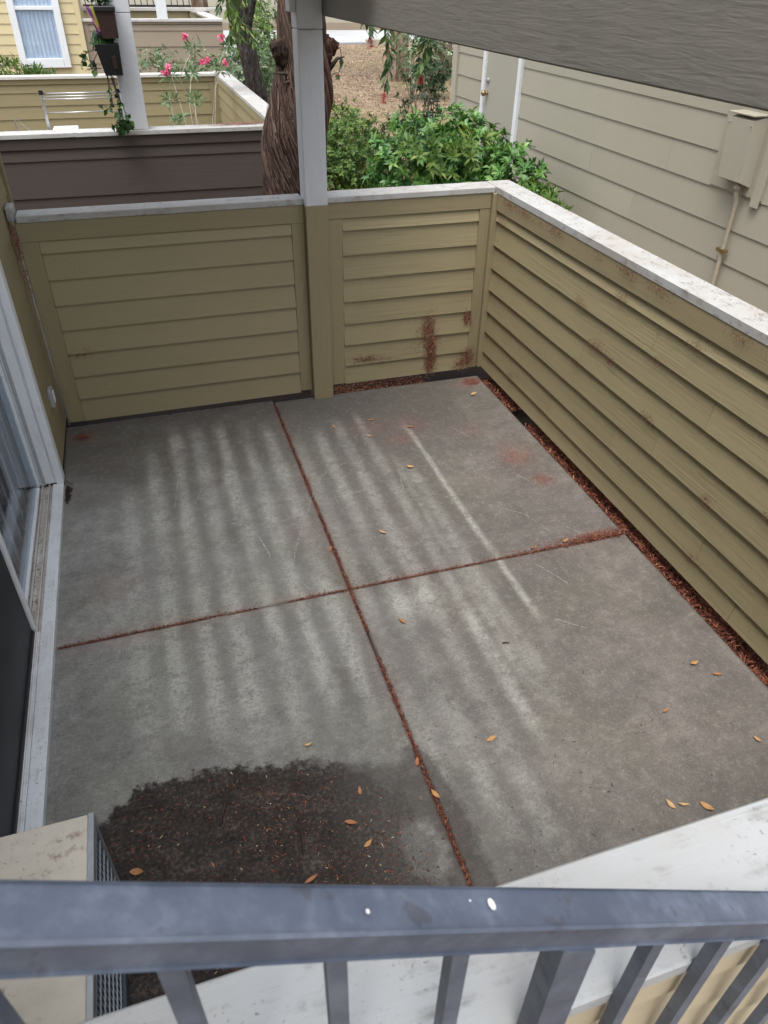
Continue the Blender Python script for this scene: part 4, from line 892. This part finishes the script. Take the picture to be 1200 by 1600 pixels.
# ================================================================== NEIGHBOUR THINGS
t = thing('drying_rack', (-1.03,5.5,.0), 'silver metal drying rack standing behind the brown fence', 'drying rack')
for x in (-1.375,-.70): MB().bar((x-.015,5.55,0),(x+.003,5.5,1.615),.024).build('leg', m_alu, t)
for z,rd in ((1.600,.006),(1.578,.005),(1.556,.006)): MB().tube([(-1.36,5.5-.4*(1.6-z),z),(-.70,5.5-.4*(1.6-z),z)],rd,6).build('rail', m_alu, t, True)
MB().tube([(-1.37,5.5,1.445),(-.70,5.5,1.445)],.005,6).build('rail', m_alu, t, True)
for x in (-1.372,-.70): MB().cbox(x-.018,x+.018,5.485,5.515,1.59,1.63,.003).build('end_cap', m_pot_black, t)
tag(MB().cbox(-1.33,-1.11,5.2,5.5,1.30,1.335,.008).build('storage_lid', m_plastic), 'white plastic lid lying behind the brown fence by the drying rack', 'lid')
t = thing('wire_trellis', (-1.62,5.5,0), 'small thin wire triangle standing behind the brown fence at left', 'trellis')
MB().tube([(-1.64,5.5,0),(-1.645,5.5,1.42),(-1.54,5.5,1.30),(-1.50,5.5,1.27)],.0035,5).build('wire', m_alu, t)
MB().tube([(-1.69,5.5,1.0),(-1.645,5.5,1.42)],.003,5).build('wire', m_alu, t)
t = thing('hanging_planter', (-.71,4.8,1.8), 'black square planter with trailing vine hanging left of the white post', 'planter')
mb = MB(); mb.add([(-.775,4.69,1.81),(-.635,4.69,1.81),(-.635,4.80,1.81),(-.775,4.80,1.81),(-.82,4.66,2.03),(-.63,4.66,2.03),(-.63,4.82,2.03),(-.82,4.82,2.03)],[(0,3,2,1),(4,5,6,7),(0,1,5,4),(1,2,6,5),(2,3,7,6),(3,0,4,7)]); mb.build('pot', m_pot_black, t)
mb = MB(); mb.add([(-.70,4.665,1.86),(-.665,4.665,1.86),(-.665,4.675,1.86),(-.70,4.675,1.86),(-.705,4.648,1.95),(-.67,4.648,1.95),(-.67,4.66,1.95),(-.705,4.66,1.95)],[(0,3,2,1),(4,5,6,7),(0,1,5,4),(1,2,6,5),(2,3,7,6),(3,0,4,7)]); mb.build('pot_face', m_pot_brown, t)
for x in (-.80,-.71): MB().tube([(x,4.8,2.03),(-.75,4.8,2.30),(-.72,4.8,2.75)],.003,4).build('hanger_wire', m_black_metal, t)
V,T,rn = shoots([(-.75,4.8,2.04,.07,.1,.03)],16,4,.07,.05,(40,85),.2,.5); fast_mesh('leaves', V, T, m_pothos, t, rnd=rn)
for path in ([(-.79,4.72,2.0),(-.88,4.70,1.98),(-.93,4.70,1.93),(-.95,4.70,1.90)],[(-.80,4.72,1.98),(-.86,4.70,1.90),(-.90,4.70,1.93),(-.93,4.7,1.97)],[(-.80,4.72,1.86),(-.88,4.7,1.865),(-.90,4.7,1.85)],
             [(-.765,4.74,1.82),(-.77,4.72,1.70),(-.775,4.72,1.60),(-.80,4.71,1.56),(-.84,4.70,1.60),(-.87,4.70,1.58)],[(-.74,4.74,1.82),(-.72,4.72,1.70),(-.70,4.72,1.55),(-.71,4.71,1.43)],
             [(-.73,4.74,1.82),(-.72,4.70,1.74),(-.69,4.70,1.60),(-.66,4.70,1.50),(-.65,4.7,1.43)],[(-.76,4.74,1.82),(-.76,4.70,1.66),(-.76,4.70,1.60)],[(-.72,4.74,1.8),(-.7,4.71,1.6),(-.73,4.70,1.47),(-.78,4.7,1.44)]):
    mb = MB(); mb.tube(path,.0035,5); vn = mb.build('vine', m_stem_dark, t, True)
    V,T,rn = twig_leaves(path,26,.06,.045,70,.6,.25); fast_mesh('leaves', V, T, m_pothos, vn, rnd=rn)
V,T,rn = shoots([(-.72,4.72,1.44,.10,.08,.04)],16,4,.06,.045,(40,85),.2,.5); fast_mesh('leaves', V, T, m_pothos, t, rnd=rn)
t = thing('hanging_planter', (-.70,4.8,2.08), 'dark brown hanging planter at the very top left of the white post', 'planter')
mb = MB(); mb.add([(-.745,4.68,2.07),(-.62,4.68,2.07),(-.62,4.80,2.07),(-.745,4.80,2.07),(-.765,4.66,2.25),(-.62,4.66,2.25),(-.62,4.82,2.25),(-.765,4.82,2.25)],[(0,3,2,1),(4,5,6,7),(0,1,5,4),(1,2,6,5),(2,3,7,6),(3,0,4,7)]); mb.build('pot', m_pot_brown, t)
MB().cbox(-.775,-.612,4.65,4.825,2.251,2.285,.004).build('rim', m_pot_black, t)
MB().tube([(-.72,4.8,2.30),(-.715,4.8,2.75)],.004,4).build('hanger_wire', m_black_metal, t)
V,T,rn = shoots([(-.72,4.8,2.36,.10,.08,.07)],22,5,.06,.03,(30,80),.2,.4); fast_mesh('leaves', V, T, m_bush_dark, t, rnd=rn)
t = thing('ribbon_spinner', (-.79,4.74,2.2), 'colourful ribbon wind spinner hanging beside the upper planter', 'ornament')
for i,(mt,dx,dz,wd) in enumerate(((m_pinkrib,-.05,.0,.016),(m_purple,-.03,-.03,.022),(m_yelrib,.0,.0,.02),(m_bluerib,.01,-.09,.03),(m_purple,-.02,-.07,.026))):
    P = [(-.79+dx*(1-q)+.035*q, 4.72+.004*i, 2.285+dz*.3-.17*q+dz*q*.4) for q in np.linspace(0,1,6)]
    mb = MB()
    for a,b in zip(P[:-1],P[1:]): mb.add([(a[0]-wd/2,a[1],a[2]),(a[0]+wd/2,a[1]+.012,a[2]),(b[0]+wd/2,b[1]+.012,b[2]),(b[0]-wd/2,b[1],b[2]),(a[0]-wd/2,a[1]+.002,a[2]),(a[0]+wd/2,a[1]+.014,a[2]),(b[0]+wd/2,b[1]+.014,b[2]),(b[0]-wd/2,b[1]+.002,b[2])],[(0,1,2,3),(7,6,5,4),(0,4,5,1),(2,6,7,3),(1,5,6,2),(3,7,4,0)])
    mb.build('ribbon', mt, t)
MB().tube([(-.76,4.73,2.14),(-.80,4.72,2.06),(-.845,4.72,1.98)],.004,5).build('cord', m_pot_black, t)

# ================================================================== LITTER
def rect(x0,x1,y0,y1): return lambda n: np.stack([rng.uniform(x0,x1,n),rng.uniform(y0,y1,n)],1)
def stuff(name, parts, mat):
    Vs=[];Fs=[];R_=[];b=0
    for V,F,q in parts: Vs.append(V);Fs.append(F+b);R_.append(q);b+=len(V)
    return tag(fast_mesh(name, np.concatenate(Vs), np.concatenate(Fs), mat, None, rnd=np.concatenate(R_)), kind='stuff')
# joints
def jnt(n, axis, a, b, w): 
    def s(n_):
        u_ = rng.uniform(a,b,n_); keep = (fbm(u_,u_*0,2.4,7) > .28); u_ = u_[keep]; v_ = rng.normal(scale=w,size=len(u_)); return np.stack([u_,v_] if axis == 0 else [v_,u_],1)
    return s
zj = lambda x,y: np.where((np.abs(x)<.007)|(np.abs(y)<.007),-.012,.001)
stuff('joint_debris', [chips(4200,jnt(0,0,-1.4,1.6,.0042),(.005,.018),(.0015,.0035),zj,.4,.013),chips(4600,jnt(0,1,-2.1,2.05,.0048),(.005,.02),(.002,.004),zj,.4,.014),
    chips(700,lambda n: np.stack([1.6-np.abs(rng.normal(scale=.30,size=n)),rng.normal(scale=.013,size=n)],1),(.005,.022),(.002,.005),None,.4,.015),
    chips(200,jnt(0,1,-2.0,2.0,.03),(.004,.016),(.001,.003)),chips(220,jnt(0,0,-1.4,1.6,.03),(.004,.016),(.001,.003))], m_litter_red)
# trough along the right fence (with two bare dark gaps)
def trough(n):
    y = rng.uniform(-2.2,2.1,n); keep = ~(((y>1.28)&(y<1.5))|(y>2.02)); y = y[keep]; return np.stack([1.615+rng.random(len(y))*.2,y],1)
stuff('fence_foot_litter', [chips(11000,trough,(.012,.05),(.003,.010),lambda x,y:-.05+.04*fbm(x,y,6,3),.4,.035), chips(5000,trough,(.006,.02),(.002,.006),lambda x,y:-.045+.04*fbm(x,y,6,3),.4,.03)], m_litter_red)
tag(MB().box(-1.45,1.9,2.125,2.75,-.3,-.06).build('planting_soil', simple('planting_soil', (.018,.012,.010), .95, nscale=25)), kind='structure')
tag(MB().box(1.612,1.85,-2.2,2.09,-.3,-.075).build('trough_soil', simple('dark_soil', (.02,.013,.01), .95)), kind='structure')
stuff('back_gap_litter', [chips(3500,rect(.45,1.2,2.06,2.28),(.008,.03),(.002,.007),lambda x,y:-.055+.02*fbm(x,y,6,3),.4,.03,1.15),chips(260,rect(-1.35,.3,2.085,2.14),(.006,.02),(.002,.005),lambda x,y:.001+0*x,.4,.012,.8),chips(160,rect(1.2,1.6,2.04,2.12),(.006,.03),(.002,.006),lambda x,y:-.03+0*x)], m_litter_red)
# damp corner debris
def pool(n):
    p = np.stack([rng.uniform(-1.3,.0,n),rng.uniform(-2.15,-.85,n)],1); d = sdpoly(p[:,0],p[:,1],POOL); w = np.clip(-d/.12+.1,0,1)*np.clip(fbm(p[:,0],p[:,1],5,14)*2-.35,0,1); return p[rng.random(n)<w]
stuff('damp_debris', [chips(9000,pool,(.003,.013),(.001,.0035),None,.35,.004,1.0),chips(500,pool,(.005,.016),(.0015,.004),None,.35,.007,1.7)], m_litter_dark)
stuff('damp_red_debris', [chips(4200,pool,(.004,.016),(.0013,.0045),None,.4,.005,1.0),chips(260,pool,(.008,.024),(.002,.006),None,.4,.008,1.0)], m_litter_red)
# sparse specks over the slab; dark flake cluster stands in for a sill-edge hole
stuff('slab_specks_and_hole', [chips(260,lambda n: np.stack([-1.402+np.abs(rng.normal(scale=.012,size=n)),1.29+rng.normal(scale=.045,size=n)],1),(.006,.022),(.003,.008),None,.3,.006,.25),chips(420,rect(-1.38,1.6,-2.1,2.05),(.004,.014),(.0012,.003),None,.3,.003),chips(260,rect(.6,1.6,-1.2,2.0),(.004,.018),(.0012,.003),None,.3,.003),chips(120,rect(-.1,1.6,-2.0,-.8),(.006,.02),(.0015,.004),None,.3,.003,.5)], m_litter_dark)
# red fuzz stuck on fences and caps
def fuzz(cs):
    P=[];R_=[]
    V=[];b=0
    for (c,a1,a2,n,r1,r2,nrm) in cs:
        c=np.array(c);a1=np.array(a1);a2=np.array(a2);nrm=np.array(nrm)
        p = c+a1*rng.normal(scale=r1,size=n)[:,None]+a2*rng.normal(scale=r2,size=n)[:,None]+nrm*rng.uniform(.001,.007,n)[:,None]
        th = rng.uniform(0,2*np.pi,n)[:,None]; d = a1*np.cos(th)+a2*np.sin(th); l = rng.uniform(.005,.014,n)[:,None]; w = np.cross(d,nrm)*.0009
        V.append(np.stack([p-d*l-w,p-d*l+w,p+d*l+w,p+d*l-w],1).reshape(-1,3)); R_.append(np.repeat(rng.random(n),4))
    V=np.concatenate(V); n=len(V)//4; return V,(np.arange(n)*4)[:,None]+np.array([0,1,2,3]),np.concatenate(R_)
X=(1,0,0);Y=(0,1,0);Z=(0,0,1)
yb=2.118
fz=[((1.19,yb,.43),X,Z,420,.03,.05,(0,-1,0)),((1.22,yb,.27),X,Z,420,.022,.05,(0,-1,0)),((1.22,yb,.14),X,Z,380,.025,.05,(0,-1,0)),((1.17,yb,.35),X,Z,120,.06,.05,(0,-1,0)),((1.50,yb,.47),X,Z,160,.02,.03,(0,-1,0)),((1.53,yb,.16),X,Z,260,.035,.04,(0,-1,0)),((1.48,yb,.1),X,Z,160,.04,.03,(0,-1,0)),
    ((.70,yb,.24),X,Z,120,.05,.015,(0,-1,0)),((.8,yb,.22),X,Z,50,.05,.02,(0,-1,0)),((-1.22,yb,.52),X,Z,60,.04,.015,(0,-1,0)),((1.52,1.99,.004),X,Y,500,.03,.025,(0,0,1)),((-1.32,1.95,.004),X,Y,260,.025,.025,(0,0,1)),
    ((-1.41,2.10,1.25),X,Z,200,.008,.05,(0,-1,0)),((-1.412,2.10,1.1),X,Z,100,.006,.1,(0,-1,0)),((1.45,.03,.004),X,Y,320,.10,.014,(0,0,1)),((1.40,.9,.003),X,Y,120,.08,.1,(0,0,1)),((1.43,.62,.003),X,Y,70,.04,.04,(0,0,1))]
for _ in range(16):
    y = random.uniform(-1.2,2.0); z = random.choice(ZB[1:])+random.uniform(-.01,.03); fz.append(((1.628,y,z),Y,Z,random.randint(15,50),.03,.015,(-1,0,0)))
for _ in range(16):
    fz.append(((1.622,random.uniform(-1.0,2.0),1.32),Y,Z,random.randint(20,60),.05,.012,(-1,0,0)))
fz += [((-.6,4.88,1.383),X,Y,420,.06,.03,(0,0,1)),((.30,4.93,1.383),X,Y,900,.16,.035,(0,0,1)),((.0,4.93,1.383),X,Y,300,.2,.04,(0,0,1)),((.40,4.96,1.383),X,Y,800,.10,.03,(0,0,1))]
stuck = []
for (cx,cz,sx,sz,n) in ((1.19,.43,.03,.04,26),(1.215,.27,.02,.045,30),(1.22,.13,.022,.04,26),(1.52,.14,.03,.04,20),(1.50,.47,.015,.03,10)):
    for _ in range(n):
        x_ = random.gauss(cx,sx); z_ = max(.07,random.gauss(cz,sz)); a_ = random.uniform(0,6.28); l_ = random.uniform(.008,.022); w_ = random.uniform(.002,.005)
        d_ = Vector((math.cos(a_),0,math.sin(a_))); q_ = Vector((-d_.z,0,d_.x)); c_ = Vector((x_,2.111,z_)); o_ = Vector((0,-.006,0))
        stuck.append([c_-d_*l_/2, c_-q_*w_+o_, c_+d_*l_/2, c_+q_*w_+o_*.5])
Vs_ = np.array([tuple(p_) for q in stuck for p_ in q]); tag(fast_mesh('stuck_debris', Vs_, np.arange(len(Vs_)).reshape(-1,4), m_litter_red, None, rnd=np.repeat(rng.uniform(.3,1,len(stuck)),4)), kind='stuff')
V,F,rn = fuzz(fz); tag(fast_mesh('stamen_fuzz', V, F, m_fibre, None, rnd=rn), kind='stuff')
# cap debris
stuff('cap_debris', [chips(260,rect(1.64,1.79,-.6,2.2),(.006,.02),(.001,.003),lambda x,y:1.381+0*x,.2,.004),chips(120,rect(-1.35,.28,2.12,2.25),(.005,.02),(.001,.003),lambda x,y:1.381+0*x,.2,.004),chips(90,rect(.46,1.6,2.12,2.25),(.005,.02),(.001,.003),lambda x,y:1.381+0*x,.2,.004),
    chips(90,rect(-1.42,-1.16,-1.6,-1.27),(.003,.012),(.0006,.0014),lambda x,y:.504+0*x,.2,.004),chips(70,rect(-1.47,-1.415,-1.1,1.3),(.003,.008),(.0012,.003),lambda x,y:.0345+0*x,.2,.003),chips(260,rect(-1.56,-1.475,.2,1.36),(.004,.012),(.002,.005),lambda x,y:.019+0*x,.3,.012)], m_litter_dark)
# leaf litter on the slope and between the fences
def slope(n):
    p = np.stack([rng.uniform(1.2,9.5,n),rng.uniform(5.0,23.5,n)],1); return p[(p[:,0] < 2.2+.42*(p[:,1]-3)) & (p[:,0] > np.interp(p[:,1],[5,11,14.4,17,19.6,22,24],[1.0,1.6,2.4,3.05,3.75,4.7,6.2]))]
stuff('slope_leaf_litter', [chips(30000,slope,(.02,.07),(.008,.022),lambda x,y:gz(x,y)+.01,.45,.05),chips(2500,rect(1.9,3.3,2.8,6.0),(.02,.08),(.008,.03),lambda x,y:gz(x,y)+.01,.4,.04)], m_litter_tan)

# fallen leaves on the slab, one object each
def leaf_mesh(L, Wd, curl):
    me = bpy.data.meshes.new('fallen_leaf'); vs=[];fs=[]; n=7
    for i in range(n):
        s_=i/(n-1); w=Wd*math.sin(math.pi*min(1,s_*1.02))**.8*.5+.0004; z=.003+curl*L*(2*s_-1)**2*.5
        vs += [(L*(s_-.5),-w,z+w*.35),(L*(s_-.5),0,z),(L*(s_-.5),w,z+w*.35)]
    for i in range(n-1):
        for j in range(2): a=i*3+j; fs.append((a,a+1,a+4,a+3))
    me.from_pydata(vs,[],fs); me.shade_smooth(); me.materials.append(m_dryleaf); return me
LM=[leaf_mesh(.060,.018,.12),leaf_mesh(.050,.015,.25),leaf_mesh(.042,.012,.35)]
LP=[((.178,-.303),0,-60,'large tan curled leaf alone on the slab just right of where the joints cross'),
((1.454,1.788),0,20,'tan leaf near the far right corner of the slab'),
((-.336,-1.234),0,-28,'largest orange leaf on the right part of the damp patch'),
((-1.097,-1.19),0,-20,'reddish leaf on the damp patch beside the air conditioner grille'),
((-.413,-.859),2,10,'small orange leaf on dry slab just beyond the damp patch edge'),
((1.377,-.947),1,0,'upper of two orange leaves lying together near the right fence'),
((1.437,-1.032),1,-25,'lower of two orange leaves lying together near the right fence'),
((1.092,-1.138),2,15,'small orange leaf midway between right fence and front white cap'),
((.846,-1.519),1,-70,'left leaf of three beside the front white cap'),
((.893,-1.533),2,-20,'middle leaf of three beside the front white cap'),
((.973,-1.569),1,-60,'right leaf of three beside the front white cap'),
((-.015,-1.062),2,70,'orange leaf resting on the near joint, farther one of two'),
((.003,-1.218),1,-60,'orange leaf resting on the near joint, nearer one of two'),
((.297,.383),1,-50,'brown leaf on the far right slab panel close to the crossing joints'),
((.531,1.415),2,-40,'small tan leaf on a pale streak below the white post'),
((.833,1.462),1,-15,'tan leaf at the top end of the strongest pale streak'),
((.332,1.598),2,-60,'tiny tan leaf just in front of the white post foot'),
((.605,1.631),2,-10,'tan leaf near the back fence right of the white post foot'),
((.665,.98),1,-20,'brown leaf lying across the strongest pale streak on the far slab'),
((1.369,-1.375),2,-70,'orange leaf by the right edge of the photo on the near slab'),
((.316,-1.047),2,10,'small orange leaf alone right of the near joint'),
((-.523,-1.393),1,15,'orange leaf on the damp patch right against the handrail'),
((1.05,.02),2,10,'tan leaf lying in the red debris of the right hand joint'),
((1.25,.025),1,15,'larger tan leaf in the red debris near the right end of the joint'),
((-.02,.33),2,60,'tan leaf caught in the far joint above the crossing'),
((-.30,-1.33),2,30,'small orange leaf beside the largest leaf on the damp patch'),
((-.27,-1.12),2,80,'red brown leaf upright at the right rim of the damp patch')]
for i,((x,y),k_,a_,lab) in enumerate(LP):
    o = bpy.data.objects.new('fallen_leaf', LM[k_]); COL.objects.link(o); o.location=(x,y,.003); o.rotation_euler=(random.uniform(-.2,.2),random.uniform(-.15,.15),R(a_)); o.scale=(random.uniform(.8,1.15),random.uniform(.8,1.4),random.uniform(.5,1.8))
    tag(o, lab, 'leaf', 'fallen leaves on the patio slab')
# dark twigs on the damp patch
for q,(a,b,rd) in enumerate((((-.80,-1.10),(-.74,-.93),.005),((-.52,-1.2),(-.53,-1.30),.006),((.585,-.575),(.62,-.585),.003))):
    mb = MB(); mb.tube([(a[0],a[1],.006),((a[0]+b[0])/2+.004,(a[1]+b[1])/2,.009),(b[0],b[1],.006)],[rd,rd*.9,rd*.4],5)
    tag(mb.build('twig', m_stem_dark, None, True), ['long dark twig lying on the damp debris patch','short black twig near the middle of the damp patch','thin dark twig on the concrete right of the joint'][q], 'twig')
